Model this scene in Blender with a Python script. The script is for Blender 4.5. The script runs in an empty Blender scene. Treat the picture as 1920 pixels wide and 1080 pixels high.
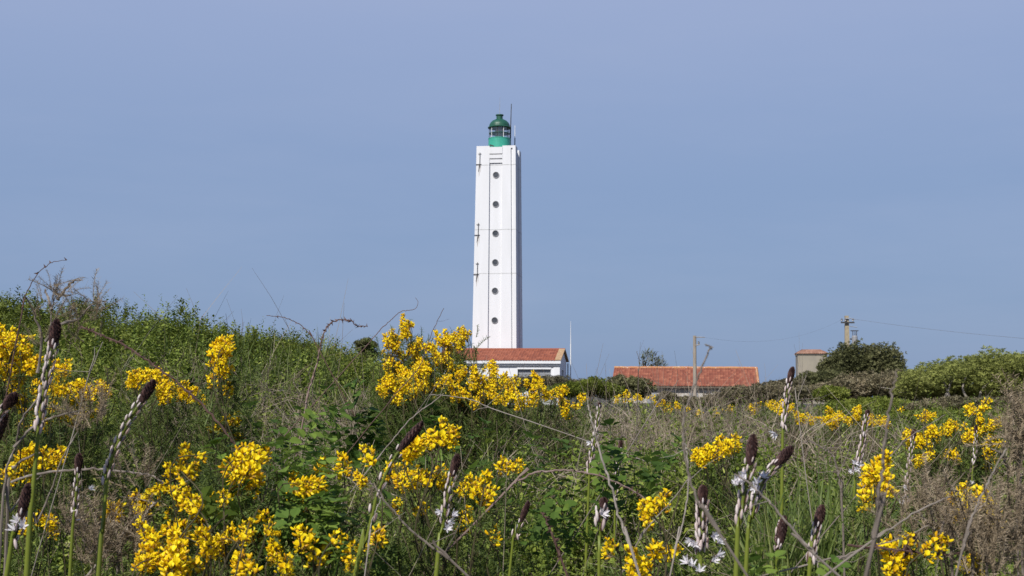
import bpy, math, random
import numpy as np
from mathutils import Matrix, Vector

R = math.radians
rng = np.random.default_rng(7)
random.seed(7)
SC = bpy.context.scene
COL = SC.collection

# ------------------------------------------------------------------ camera
FPX, EYE, PITCH, ROLL = 2400.0, 1.4, R(4.76), R(0.35)
F = np.array([0, math.cos(PITCH), math.sin(PITCH)])
U0 = np.array([0, -math.sin(PITCH), math.cos(PITCH)])
R0 = np.array([1.0, 0, 0])
RX = math.cos(ROLL) * R0 + math.sin(ROLL) * U0
UX = math.cos(ROLL) * U0 - math.sin(ROLL) * R0
EYEV = np.array([0, 0, EYE])
cam = bpy.data.cameras.new('camera')
cam.sensor_width = 36.0
cam.lens = 36.0 * FPX / 1920.0
cam.clip_start, cam.clip_end = 0.05, 6000
cam.dof.use_dof = True
cam.dof.focus_distance = 5.0
cam.dof.aperture_fstop = 20
camo = bpy.data.objects.new('camera', cam)
COL.objects.link(camo)
m = Matrix.Identity(4)
for i in range(3):
    m[i][0], m[i][1], m[i][2], m[i][3] = RX[i], UX[i], -F[i], EYEV[i]
camo.matrix_world = m
SC.camera = camo

# ------------------------------------------------------------------ sky and sun
SUN_AZ, SUN_EL = R(30), R(44)          # the sun stands behind the camera and to its left
W = bpy.data.worlds.new('World')
SC.world = W
W.use_nodes = True
nt = W.node_tree
bg = nt.nodes['Background']
bg.inputs['Strength'].default_value = 0.1
sky = nt.nodes.new('ShaderNodeTexSky')
sky.sky_type = 'NISHITA'
sky.sun_disc = False
sky.sun_elevation = SUN_EL
sky.sun_rotation = math.pi + SUN_AZ
sky.dust_density = 1.5
tc = nt.nodes.new('ShaderNodeTexCoord')
sep = nt.nodes.new('ShaderNodeSeparateXYZ')
nt.links.new(tc.outputs['Generated'], sep.inputs[0])
rmp = nt.nodes.new('ShaderNodeValToRGB')
nt.links.new(sep.outputs['Z'], rmp.inputs[0])
cr = rmp.color_ramp
cr.elements[0].position = 0.0
cr.elements[0].color = (0.213, 0.314, 0.515, 1)
cr.elements[1].position = 1.0
cr.elements[1].color = (0.10, 0.18, 0.42, 1)
e = cr.elements.new(0.6); e.color = (0.15, 0.24, 0.48, 1)
e = cr.elements.new(0.16); e.color = (0.242, 0.341, 0.560, 1)
e = cr.elements.new(0.30); e.color = (0.330, 0.412, 0.640, 1)
mp = nt.nodes.new('ShaderNodeMapping')
mp.inputs['Scale'].default_value = (2.2, 2.2, 11)
mp.inputs['Rotation'].default_value = (0, R(6), 0)
nt.links.new(tc.outputs['Generated'], mp.inputs[0])
nz = nt.nodes.new('ShaderNodeTexNoise')
nz.inputs['Scale'].default_value = 1.6
nz.inputs['Detail'].default_value = 5
nz.inputs['Roughness'].default_value = 0.55
nt.links.new(mp.outputs[0], nz.inputs[0])
wr = nt.nodes.new('ShaderNodeMapRange')
wr.inputs[1].default_value, wr.inputs[2].default_value = 0.42, 0.75
wr.inputs[3].default_value, wr.inputs[4].default_value = 0.0, 0.2
nt.links.new(nz.outputs[0], wr.inputs[0])
wm = nt.nodes.new('ShaderNodeMixRGB')
wm.inputs[2].default_value = (0.40, 0.46, 0.65, 1)
nt.links.new(wr.outputs[0], wm.inputs[0])
nt.links.new(rmp.outputs[0], wm.inputs[1])
sc10 = nt.nodes.new('ShaderNodeVectorMath')
sc10.operation = 'SCALE'
sc10.inputs['Scale'].default_value = 8.1
nt.links.new(wm.outputs[0], sc10.inputs[0])
mx = nt.nodes.new('ShaderNodeMixRGB')
mx.inputs[0].default_value = 0.9
nt.links.new(sky.outputs[0], mx.inputs[1])
nt.links.new(sc10.outputs[0], mx.inputs[2])
nt.links.new(mx.outputs[0], bg.inputs['Color'])

sl = bpy.data.lights.new('sun', 'SUN')
sl.energy = 4.2
sl.angle = R(0.5)
sl.color = (1.0, 0.965, 0.90)
so = bpy.data.objects.new('sun', sl)
COL.objects.link(so)
SV = Vector((-math.sin(SUN_AZ) * math.cos(SUN_EL), -math.cos(SUN_AZ) * math.cos(SUN_EL), math.sin(SUN_EL)))
so.rotation_euler = SV.to_track_quat('Z', 'Y').to_euler()
so.location = (-20, -30, 60)

SC.view_settings.view_transform = 'Standard'
SC.view_settings.look = 'None'
SC.view_settings.exposure = 0.3
SC.view_settings.gamma = 1.0
SC.render.engine = 'CYCLES'
SC.cycles.max_bounces = 6
SC.cycles.transparent_max_bounces = 6

# ------------------------------------------------------------------ helpers
def P(px, py, D):
    """The point on the ray of photograph position (px, py) at D metres in front of the camera."""
    d = F + (px - 960) / FPX * RX + (540 - py) / FPX * UX
    return EYEV + d * (D / d[1])

def sstep(a, b, x):
    t = np.clip((x - a) / (b - a), 0, 1)
    return t * t * (3 - 2 * t)

def hash2(i, j, s):
    v = np.sin(i * 127.1 + j * 311.7 + s * 74.7) * 43758.5453
    return v - np.floor(v)

def vnoise(x, y, s=1.0, seed=0):
    x = np.asarray(x) / s; y = np.asarray(y) / s
    i, j = np.floor(x), np.floor(y)
    u, v = x - i, y - j
    u, v = u * u * (3 - 2 * u), v * v * (3 - 2 * v)
    a, b = hash2(i, j, seed), hash2(i + 1, j, seed)
    c, d = hash2(i, j + 1, seed), hash2(i + 1, j + 1, seed)
    return (a * (1 - u) + b * u) * (1 - v) + (c * (1 - u) + d * u) * v

# vegetation canopy height over the field, before the scrub bank is added
_D = [-50, 0.9, 1.9, 2.5, 4, 7, 12, 20, 40, 80, 200]
_C = [0.0, 0.0, 0.87, 0.93, 1.06, 1.15, 1.17, 1.18, 1.15, 1.10, 1.10]
def canopy(x, y):
    return np.interp(y, _D, _C)
_LX = [-300, -150, 0, 100, 200, 300, 380, 420, 480, 540, 590, 640, 700, 760, 860, 960]
_LY = [553, 558, 564, 566, 582, 585, 574, 586, 588, 596, 606, 620, 642, 676, 722, 745]
BANK_D = 13.0
def bank_top(x):
    px = 960 + np.asarray(x) / BANK_D * FPX
    return EYE + (738 - np.interp(px, _LX, _LY)) / FPX * BANK_D
def bank_canopy(x, y):
    c = canopy(x, y)
    k = sstep(5.5, BANK_D, y) * (1 - 0.7 * sstep(BANK_D + 1, BANK_D + 7, y))
    return c + np.maximum(bank_top(x) - c, 0) * k
def ground(x, y):
    c = canopy(x, y)
    g = c - 0.58 * sstep(0.9, 2.0, y) - 0.1 * sstep(20, 60, y)
    b = np.maximum(bank_canopy(x, y) - c, 0)
    g = g + 0.45 * b
    return g + 0.05 * (vnoise(x, y, 0.9, 3) - 0.5)

def rotz(a):
    c, s = np.cos(a), np.sin(a); z = np.zeros_like(c); o = np.ones_like(c)
    return np.stack([np.stack([c, -s, z], -1), np.stack([s, c, z], -1), np.stack([z, z, o], -1)], -2)
def rotx(a):
    c, s = np.cos(a), np.sin(a); z = np.zeros_like(c); o = np.ones_like(c)
    return np.stack([np.stack([o, z, z], -1), np.stack([z, c, -s], -1), np.stack([z, s, c], -1)], -2)
def rand_rot(n, tilt):
    """Random heading, tilted away from the vertical by up to about TILT."""
    return rotz(rng.uniform(0, 2 * np.pi, n)) @ rotx(rng.normal(0, tilt, n)) @ rotz(rng.uniform(0, 2 * np.pi, n))
def frame_z(d, roll=0.0):
    """Rotation whose Z axis is D."""
    d = np.asarray(d, float); d = d / np.linalg.norm(d)
    a = np.array([0, 0, 1.0]) if abs(d[2]) < 0.95 else np.array([1.0, 0, 0])
    x = np.cross(a, d); x /= np.linalg.norm(x); y = np.cross(d, x)
    M = np.stack([x, y, d], 1)
    c, s = math.cos(roll), math.sin(roll)
    return M @ np.array([[c, -s, 0], [s, c, 0], [0, 0, 1.0]])

class Geo:
    """Collects faces, then links them as ONE mesh object."""
    def __init__(s):
        s.v, s.t, s.f, s.mi, s.n = [], [], [], [], 0
    def add(s, V, Fs, tint=0.5, mat=0):
        V = np.asarray(V, float).reshape(-1, 3)
        tint = np.broadcast_to(np.asarray(tint, float), (len(V),))
        if isinstance(Fs, np.ndarray):
            Fs = [Fs]
        for f in Fs:
            f = np.asarray(f, np.int64)
            if f.size == 0: continue
            s.f.append(f + s.n)
            s.mi.append(np.full(len(f), mat, np.int32))
        s.v.append(V); s.t.append(tint); s.n += len(V)
    def scatter(s, proto, T, M, tint, spread=0.0):
        """Copies of PROTO (a Geo) at points T with matrices M and a random tint each."""
        V = np.concatenate(proto.v); pt = np.concatenate(proto.t)
        N = len(T)
        VV = np.einsum('nij,vj->nvi', M, V) + T[:, None, :]
        tt = np.clip(tint[:, None] + (pt[None, :] - 0.5), 0, 1)
        off = (np.arange(N) * len(V))[:, None, None]
        base = s.n
        for f, mi in zip(proto.f, proto.mi):
            s.f.append((f[None] + off).reshape(-1, f.shape[1]) + base)
            s.mi.append(np.tile(mi, N))
        s.v.append(VV.reshape(-1, 3)); s.t.append(tt.reshape(-1)); s.n += N * len(V)
    def mesh(s, name, mats, origin=None, smooth=False):
        V = np.concatenate(s.v)
        if origin is not None: V = V - np.asarray(origin)
        T = np.concatenate(s.t).astype(np.float32)
        me = bpy.data.meshes.new(name)
        me.vertices.add(len(V)); me.vertices.foreach_set('co', V.astype(np.float32).ravel())
        lo = np.concatenate([f.ravel() for f in s.f]).astype(np.int32)
        ct = np.concatenate([np.full(len(f), f.shape[1]) for f in s.f])
        st = np.concatenate([[0], np.cumsum(ct)[:-1]]).astype(np.int32)
        me.loops.add(len(lo)); me.loops.foreach_set('vertex_index', lo)
        me.polygons.add(len(ct)); me.polygons.foreach_set('loop_start', st)
        me.polygons.foreach_set('material_index', np.concatenate(s.mi))
        me.polygons.foreach_set('use_smooth', np.full(len(ct), bool(smooth)))
        a = me.attributes.new('tint', 'FLOAT', 'POINT'); a.data.foreach_set('value', T)
        me.update(calc_edges=True)
        for mt in (mats if isinstance(mats, (list, tuple)) else [mats]): me.materials.append(mt)
        return me
    def build(s, name, mats, parent=None, smooth=False, origin=None):
        org = np.array(parent['org']) if parent is not None and 'org' in parent else origin
        me = s.mesh(name, mats, org, smooth)
        o = bpy.data.objects.new(name, me); COL.objects.link(o)
        if parent is not None: o.parent = parent
        elif origin is not None: o.location = origin
        return o

def link(name, me, parent, M3, t):
    """A part that shares mesh ME, placed in world terms under PARENT."""
    o = bpy.data.objects.new(name, me); COL.objects.link(o); o.parent = parent
    t = np.asarray(t) - np.array(parent['org'])
    mm = Matrix.Identity(4)
    for i in range(3):
        for j in range(3): mm[i][j] = M3[i][j]
        mm[i][3] = t[i]
    o.matrix_basis = mm
    return o

def tag(o, label=None, cat=None, group=None, kind=None):
    if label: o['label'] = label
    if cat: o['category'] = cat
    if group: o['group'] = group
    if kind: o['kind'] = kind
    return o
def thing(name, label, cat, org, group=None):
    o = bpy.data.objects.new(name, None); COL.objects.link(o)
    o.location = org; o['org'] = [float(a) for a in org]
    o.empty_display_size = 0.1
    return tag(o, label, cat, group)

def smooth_path(pts, n=6):
    p = np.asarray(pts, float)
    if len(p) < 3:
        return np.linspace(p[0], p[-1], n + 1)
    q = np.vstack([2 * p[0] - p[1], p, 2 * p[-1] - p[-2]])
    out = []
    for i in range(1, len(q) - 2):
        for k in range(n):
            t = k / n
            a, b, c, d = q[i - 1], q[i], q[i + 1], q[i + 2]
            out.append(0.5 * ((2 * b) + (c - a) * t + (2 * a - 5 * b + 4 * c - d) * t * t + (3 * b - a - 3 * c + d) * t ** 3))
    out.append(p[-1])
    return np.array(out)

def tube(g, pts, r0, r1, sides=5, tint=0.5, mat=0, wob=0.0, cap=True):
    p = np.asarray(pts, float); n = len(p)
    r = np.linspace(r0, r1, n) if np.ndim(r0) == 0 else np.asarray(r0)
    d = np.gradient(p, axis=0); d /= np.linalg.norm(d, axis=1)[:, None] + 1e-9
    a = np.array([0.3, 0.9, 0.2]); x = np.cross(d, a); x /= np.linalg.norm(x, axis=1)[:, None] + 1e-9
    y = np.cross(d, x)
    if wob: r = r * (1 + rng.uniform(-wob, wob, n))
    ang = np.arange(sides) / sides * 2 * np.pi
    V = p[:, None, :] + r[:, None, None] * (np.cos(ang)[None, :, None] * x[:, None, :] + np.sin(ang)[None, :, None] * y[:, None, :])
    i, j = np.meshgrid(np.arange(n - 1), np.arange(sides), indexing='ij')
    j2 = (j + 1) % sides
    q = np.stack([i * sides + j, i * sides + j2, (i + 1) * sides + j2, (i + 1) * sides + j], -1).reshape(-1, 4)
    fs = [q]
    if cap: fs.append(np.arange(sides)[None, :] + (n - 1) * sides); fs.append(np.arange(sides)[::-1][None, :])
    g.add(V, fs, tint if np.ndim(tint) == 0 else np.repeat(tint, sides), mat)

def box(g, x0, x1, y0, y1, z0, z1, mat=0, tint=0.5, M=None):
    V = np.array([[x, y, z] for z in (z0, z1) for y in (y0, y1) for x in (x0, x1)], float)
    if M is not None: V = M(V)
    q = np.array([[0, 2, 3, 1], [4, 5, 7, 6], [0, 1, 5, 4], [2, 6, 7, 3], [0, 4, 6, 2], [1, 3, 7, 5]])
    g.add(V, [q], tint, mat)

def loft(g, rings, mat=0, tint=0.5, caps=True, closed=True):
    rings = [np.asarray(r, float) for r in rings]; k = len(rings[0]); n = len(rings)
    V = np.concatenate(rings)
    i, j = np.meshgrid(np.arange(n - 1), np.arange(k if closed else k - 1), indexing='ij')
    j2 = (j + 1) % k
    q = np.stack([i * k + j, i * k + j2, (i + 1) * k + j2, (i + 1) * k + j], -1).reshape(-1, 4)
    fs = [q]
    if caps: fs += [np.arange(k)[::-1][None, :], (np.arange(k) + (n - 1) * k)[None, :]]
    g.add(V, fs, tint, mat)

def lathe(g, prof, c, sides=24, mat=0, tint=0.5, M=None):
    ang = np.arange(sides) / sides * 2 * np.pi
    rings = []
    for r, z in prof:
        v = np.stack([r * np.cos(ang), r * np.sin(ang), np.full(sides, z)], 1)
        rings.append((v if M is None else v @ M.T) + np.asarray(c))
    loft(g, rings, mat, tint)

# ------------------------------------------------------------------ materials
def new_mat(name):
    mt = bpy.data.materials.new(name); mt.use_nodes = True
    t = mt.node_tree
    return mt, t, t.nodes['Principled BSDF'], t.nodes['Material Output']

def ramp_node(t, cols):
    r = t.nodes.new('ShaderNodeValToRGB'); c = r.color_ramp
    n = len(cols)
    c.elements[0].position = 0; c.elements[0].color = (*cols[0], 1)
    c.elements[1].position = 1; c.elements[1].color = (*cols[-1], 1)
    for k in range(1, n - 1): c.elements.new(k / (n - 1)).color = (*cols[k], 1)
    return r

def leaf_mat(name, cols, trans=0.3, rough=0.5, spec=0.3):
    """Colour from each leaf's own random tint, with light coming through the blade."""
    mt, t, b, out = new_mat(name)
    at = t.nodes.new('ShaderNodeAttribute'); at.attribute_name = 'tint'
    r = ramp_node(t, cols); t.links.new(at.outputs['Fac'], r.inputs[0])
    t.links.new(r.outputs[0], b.inputs['Base Color'])
    b.inputs['Roughness'].default_value = rough
    b.inputs['Specular IOR Level'].default_value = spec
    if trans > 0:
        tr = t.nodes.new('ShaderNodeBsdfTranslucent'); ms = t.nodes.new('ShaderNodeMixShader')
        ms.inputs[0].default_value = trans
        t.links.new(r.outputs[0], tr.inputs[0])
        t.links.new(b.outputs[0], ms.inputs[1]); t.links.new(tr.outputs[0], ms.inputs[2])
        t.links.new(ms.outputs[0], out.inputs[0])
    return mt

def rough_mat(name, c1, c2, scale=8, rough=0.8, bump=0.1, detail=6, stretch=(1, 1, 1), c3=None, spots=0.0):
    mt, t, b, out = new_mat(name)
    tcn = t.nodes.new('ShaderNodeTexCoord'); mpn = t.nodes.new('ShaderNodeMapping')
    mpn.inputs['Scale'].default_value = stretch
    t.links.new(tcn.outputs['Object'], mpn.inputs[0])
    n = t.nodes.new('ShaderNodeTexNoise'); n.inputs['Scale'].default_value = scale; n.inputs['Detail'].default_value = detail
    t.links.new(mpn.outputs[0], n.inputs[0])
    mr = t.nodes.new('ShaderNodeMapRange'); mr.inputs[1].default_value = 0.35; mr.inputs[2].default_value = 0.65
    t.links.new(n.outputs[0], mr.inputs[0])
    mxn = t.nodes.new('ShaderNodeMixRGB'); mxn.inputs[1].default_value = (*c1, 1); mxn.inputs[2].default_value = (*c2, 1)
    t.links.new(mr.outputs[0], mxn.inputs[0])
    last = mxn.outputs[0]
    if c3 is not None:
        n2 = t.nodes.new('ShaderNodeTexNoise'); n2.inputs['Scale'].default_value = scale * 2.7; n2.inputs['Detail'].default_value = 3
        t.links.new(mpn.outputs[0], n2.inputs[0])
        m2 = t.nodes.new('ShaderNodeMapRange'); m2.inputs[1].default_value = 0.66 - spots; m2.inputs[2].default_value = 0.70 - spots
        t.links.new(n2.outputs[0], m2.inputs[0])
        x2 = t.nodes.new('ShaderNodeMixRGB'); x2.inputs[2].default_value = (*c3, 1)
        t.links.new(m2.outputs[0], x2.inputs[0]); t.links.new(last, x2.inputs[1]); last = x2.outputs[0]
    t.links.new(last, b.inputs['Base Color'])
    b.inputs['Roughness'].default_value = rough
    if bump:
        bp = t.nodes.new('ShaderNodeBump'); bp.inputs['Strength'].default_value = bump
        t.links.new(n.outputs[0], bp.inputs['Height']); t.links.new(bp.outputs[0], b.inputs['Normal'])
    return mt

M_soil = rough_mat('soil', (0.035, 0.028, 0.018), (0.06, 0.055, 0.03), 6, 0.95, 0.3, c3=(0.09, 0.075, 0.05))
M_weed = leaf_mat('weed_leaf', [(0.047, 0.067, 0.012), (0.115, 0.16, 0.024), (0.205, 0.255, 0.04), (0.36, 0.39, 0.10)], 0.3, 0.55, 0.2)
M_scrub = leaf_mat('scrub_leaf', [(0.068, 0.084, 0.014), (0.14, 0.172, 0.026), (0.21, 0.238, 0.040), (0.30, 0.31, 0.08)], 0.3, 0.55, 0.2)
M_bramble = leaf_mat('bramble_leaf', [(0.05, 0.09, 0.018), (0.10, 0.17, 0.03), (0.20, 0.28, 0.05)], 0.35, 0.6, 0.12)
M_grass = leaf_mat('grass_blade', [(0.055, 0.09, 0.02), (0.12, 0.165, 0.036), (0.24, 0.26, 0.075)], 0.3)
M_dry = leaf_mat('dry_twig', [(0.09, 0.065, 0.043), (0.21, 0.16, 0.115), (0.41, 0.345, 0.27)], 0.0, 0.8)
M_deadspine = leaf_mat('dead_gorse', [(0.12, 0.09, 0.055), (0.26, 0.20, 0.13), (0.42, 0.34, 0.24)], 0.1, 0.8)
M_spine = leaf_mat('gorse_spine', [(0.055, 0.08, 0.016), (0.12, 0.165, 0.032), (0.22, 0.20, 0.07)], 0.15, 0.6)
M_gstem = leaf_mat('gorse_stem', [(0.05, 0.045, 0.02), (0.09, 0.07, 0.035)], 0.0, 0.8)
M_petal = leaf_mat('gorse_petal', [(0.62, 0.30, 0.01), (0.88, 0.58, 0.006), (0.95, 0.72, 0.008), (0.97, 0.78, 0.02)], 0.3, 0.45, 0.2)
M_calyx = leaf_mat('gorse_calyx', [(0.32, 0.17, 0.03), (0.45, 0.26, 0.04)], 0.2, 0.7)
M_astem = leaf_mat('asphodel_stem', [(0.07, 0.09, 0.012), (0.13, 0.16, 0.02), (0.20, 0.22, 0.04)], 0.0, 0.4)
M_atip = leaf_mat('asphodel_tip', [(0.025, 0.013, 0.013), (0.06, 0.03, 0.028), (0.13, 0.07, 0.06)], 0.0, 0.6)
M_bud = leaf_mat('asphodel_bud', [(0.42, 0.30, 0.27), (0.60, 0.49, 0.46), (0.76, 0.68, 0.66)], 0.15, 0.5)
M_bract = leaf_mat('asphodel_bract', [(0.05, 0.025, 0.02), (0.14, 0.07, 0.05)], 0.1, 0.7)
M_wpetal = leaf_mat('asphodel_petal', [(0.72, 0.66, 0.68), (0.82, 0.78, 0.80), (0.85, 0.83, 0.85)], 0.35, 0.5)
M_cane = leaf_mat('bramble_cane', [(0.06, 0.03, 0.025), (0.13, 0.075, 0.06), (0.30, 0.23, 0.20)], 0.0, 0.6)
M_grey = leaf_mat('grey_wood', [(0.08, 0.062, 0.05), (0.17, 0.14, 0.115), (0.36, 0.315, 0.275)], 0.0, 0.8)
M_evergreen = leaf_mat('evergreen_leaf', [(0.062, 0.066, 0.03), (0.125, 0.13, 0.055), (0.19, 0.18, 0.09)], 0.15, 0.8, 0.1)
M_heath = leaf_mat('heath_leaf', [(0.08, 0.075, 0.04), (0.16, 0.14, 0.075), (0.24, 0.19, 0.115)], 0.15)
M_lime = leaf_mat('lime_shrub_leaf', [(0.125, 0.14, 0.037), (0.26, 0.28, 0.075), (0.36, 0.37, 0.12)], 0.3, 0.7, 0.12)
M_bark = rough_mat('bark', (0.07, 0.055, 0.04), (0.14, 0.11, 0.085), 20, 0.9, 0.3, stretch=(1, 1, .3))
M_palebark = rough_mat('pale_bark', (0.22, 0.19, 0.16), (0.32, 0.28, 0.24), 12, 0.9, 0.3)

# ------------------------------------------------------------------ ground
gx = np.sinh(np.linspace(-6.2, 6.2, 181)) * 8.0
gy = np.concatenate([-np.sinh(np.linspace(5.0, 0.02, 40)) * 10, np.sinh(np.linspace(0.0, 6.3, 180)) * 6.0])
X, Y = np.meshgrid(gx, gy)
Z = ground(X, Y)
ny, nx = X.shape
i, j = np.meshgrid(np.arange(ny - 1), np.arange(nx - 1), indexing='ij')
q = np.stack([i * nx + j, i * nx + j + 1, (i + 1) * nx + j + 1, (i + 1) * nx + j], -1).reshape(-1, 4)
g = Geo(); g.add(np.stack([X, Y, Z], -1), [q])
tag(g.build('ground', M_soil, smooth=True), kind='structure')

# ------------------------------------------------------------------ the lighthouse
M_white = rough_mat('white_paint', (0.68, 0.68, 0.70), (0.645, 0.645, 0.66), 1.6, 0.75, 0.0, stretch=(1.6, 1.6, .18), c3=(0.60, 0.59, 0.58), spots=-0.05)
M_joint = rough_mat('joint_grime', (0.40, 0.40, 0.40), (0.56, 0.56, 0.56), 6, 0.9, 0.05)
M_green = rough_mat('green_paint', (0.035, 0.29, 0.20), (0.045, 0.34, 0.24), 3, 0.4, 0.03)
M_dgreen = rough_mat('dome_green', (0.012, 0.07, 0.042), (0.018, 0.095, 0.058), 3, 0.45, 0.04)
M_dark = rough_mat('dark_metal', (0.03, 0.03, 0.035), (0.06, 0.055, 0.05), 9, 0.6, 0.05)
M_mid = rough_mat('aerial_metal', (0.25, 0.26, 0.28), (0.35, 0.36, 0.38), 9, 0.5, 0.0)
M_wmetal = rough_mat('white_metal', (0.75, 0.75, 0.75), (0.68, 0.68, 0.68), 9, 0.5, 0.0)
M_port = rough_mat('porthole_glass', (0.05, 0.055, 0.065), (0.08, 0.085, 0.095), 3, 0.2, 0.0)
M_ring = rough_mat('porthole_rim', (0.30, 0.30, 0.31), (0.22, 0.22, 0.23), 5, 0.7, 0.0)
M_lens = rough_mat('lens', (0.60, 0.53, 0.52), (0.72, 0.66, 0.65), 8, 0.25, 0.0, stretch=(.3, .3, 6))
M_stain = rough_mat('rust_stain', (0.33, 0.29, 0.27), (0.5, 0.47, 0.45), 6, 0.9, 0.0)
mt, t, b, out = new_mat('lantern_glass')
gl = t.nodes.new('ShaderNodeBsdfGlossy'); gl.inputs['Roughness'].default_value = 0.02
tp = t.nodes.new('ShaderNodeBsdfTransparent'); ms = t.nodes.new('ShaderNodeMixShader'); ms.inputs[0].default_value = 0.15
t.links.new(tp.outputs[0], ms.inputs[1]); t.links.new(gl.outputs[0], ms.inputs[2]); t.links.new(ms.outputs[0], out.inputs[0])
M_glass = mt

TH = R(8.5)                                   # the buildings share one heading
CT, ST = math.cos(TH), math.sin(TH)
def frame(org):
    """Local axes of a building: x along its front, y away from the viewer."""
    o = np.asarray(org, float)
    def f(V):
        V = np.asarray(V, float)
        return np.stack([o[0] + V[..., 0] * CT + V[..., 1] * ST, o[1] - V[..., 0] * ST + V[..., 1] * CT, o[2] + V[..., 2]], -1)
    return f

LD = 96.0
z_of = lambda py, D=LD - 1.6: P(934, py, D)[2]
LX0 = P(934.5, 470, LD)[0]
ZB, ZT = 0.6, z_of(273)
lh = thing('lighthouse', 'tall white square lighthouse tower with green domed lantern and round portholes', 'lighthouse', (LX0, LD, ZB))
LF = frame((LX0, LD, 0))
def half(z):
    zb = z_of(655)
    return 1.655 + (1.475 - 1.655) * (z - zb) / (ZT - zb)
RC = 0.49            # half width of the central recess
RD = 0.13            # its depth
def section(z, rec=True, grow=0.0):
    h = half(z) + grow; d = RD if rec else 0.0
    c = 0.15; cd = 0.10      # the slit beside each corner post
    one = [(-h, -h), (-h + 0.05, -h), (-h + 0.06, -h), (-RC, -h), (-RC, -h + d), (RC, -h + d), (RC, -h), (h - 0.36, -h), (h - 0.36, -h + cd), (h - 0.22, -h + cd), (h - 0.22, -h)]
    pts = []
    for k in range(4):
        a = k * math.pi / 2
        for x, y in one: pts.append((x * math.cos(a) - y * math.sin(a), x * math.sin(a) + y * math.cos(a)))
    return LF(np.array([(x, y, z) for x, y in pts]))
g = Geo()
zr = z_of(307)
zs = np.linspace(ZB, zr, 16)
loft(g, [section(z) for z in zs], caps=False)
# head of the tower, the recess closed by the stepped corbels, parapet with a low middle
loft(g, [section(zr), section(zr + 0.001, True), section(ZT - 0.16, True)], caps=True)
h = half(ZT)
for k in range(4):                                            # four raised parapet corners
    a = k * math.pi / 2
    sx, sy = [(-1, -1), (1, -1), (1, 1), (-1, 1)][k]
    x0, x1 = sorted((sx * h, sx * RC)); y0, y1 = sorted((sy * h, sy * RC))
    box(g, x0, x1, y0, y1, ZT - 0.17, ZT + 0.02, M=LF)
wall = g.build('wall', M_white, lh)
for k, (py0, py1, pr) in enumerate([(275, 287.5, 0.10), (289, 296, 0.06), (298, 304.5, 0.02)]):
    g = Geo(); hh = half(z_of(py0))
    for s in (1,):
        box(g, -RC + 0.004, RC - 0.004, -hh - pr + 0.06, -hh + RD + 0.05, z_of(py1), z_of(py0), M=LF)
    g.build('corbel', M_white, lh)
for py in (308.5, 430, 512.5):
    g = Geo(); z = z_of(py)
    for a, b_ in ((section(z - 0.025, grow=0.004), section(z + 0.025, grow=0.004)),):
        loft(g, [a, b_], caps=False)
    g.build('joint_line', M_joint, lh)
# portholes in the recess
for py in (327, 382, 437, 491.5, 545, 600.5):
    z = z_of(py); hh = half(z)
    def disc(r0, r1, y0, y1, mat, name, par):
        g = Geo(); ang = np.arange(28) / 28 * 2 * np.pi
        rings = [np.stack([r * np.cos(ang), np.full(28, y), r * np.sin(ang) + z], 1) for r, y in ((r0, y1), (r0, y0), (r1, y0), (r1, y1))]
        loft(g, [LF(q_) for q_ in rings], caps=False)
        return g.build(name, mat, par)
    y_face = -hh + RD
    pr = disc(0.20, 0.245, y_face - 0.05, y_face + 0.01, M_ring, 'porthole', lh)
    g = Geo(); ang = np.arange(28) / 28 * 2 * np.pi
    loft(g, [LF(np.stack([0.2 * np.cos(ang), np.full(28, y), 0.2 * np.sin(ang) + z], 1)) for y in (y_face + 0.02, y_face - 0.008)])
    gp = g.build('glass', M_port, None); gp.parent = pr; gp.data.transform(Matrix.Translation(-Vector(lh['org'])))
# iron fixings with their rust runs on the near corner
for py in (297, 430, 504):
    g = Geo(); z = z_of(py); hh = half(z)
    x = -hh + 0.27
    lf = lambda L: LF(np.array(L))
    tube(g, lf([(x, -hh - 0.05, z - 0.45), (x + .01, -hh - 0.06, z + 0.5)]), 0.022, 0.018)
    tube(g, lf([(x - .13, -hh - 0.05, z + 0.38), (x + .1, -hh - 0.05, z + 0.4)]), 0.018, 0.018)
    tube(g, lf([(x - .3, -hh - 0.05, z - 0.42), (x + .12, -hh - 0.05, z - 0.40)]), 0.022, 0.022)
    tube(g, lf([(x, -hh - 0.05, z - 0.45), (x - .10, -hh - 0.03, z - 0.95)]), 0.03, 0.012)
    tube(g, lf([(x, -hh + 0.02, z - 0.5), (x, -hh - 0.05, z - 0.42)]), 0.02, 0.02)
    fx = g.build('wall_bracket', M_dark, lh)
    g = Geo(); hb = half(z - 1.0)
    for dx, w, l in ((-.05, .05, .8), (.06, .03, .5)):
        V = LF(np.array([(x + dx - w, -half(z - .5) - .004, z - .5), (x + dx + w, -half(z - .5) - .004, z - .5), (x + dx + w * .3, -half(z - .5 - l) - .004, z - .5 - l), (x + dx - w * .3, -half(z - .5 - l) - .004, z - .5 - l)]))
        g.add(V, [np.array([[0, 1, 2, 3]])])
    st = g.build('rust_run', M_stain, None); st.parent = fx; st.data.transform(Matrix.Translation(-Vector(lh['org'])))
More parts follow.
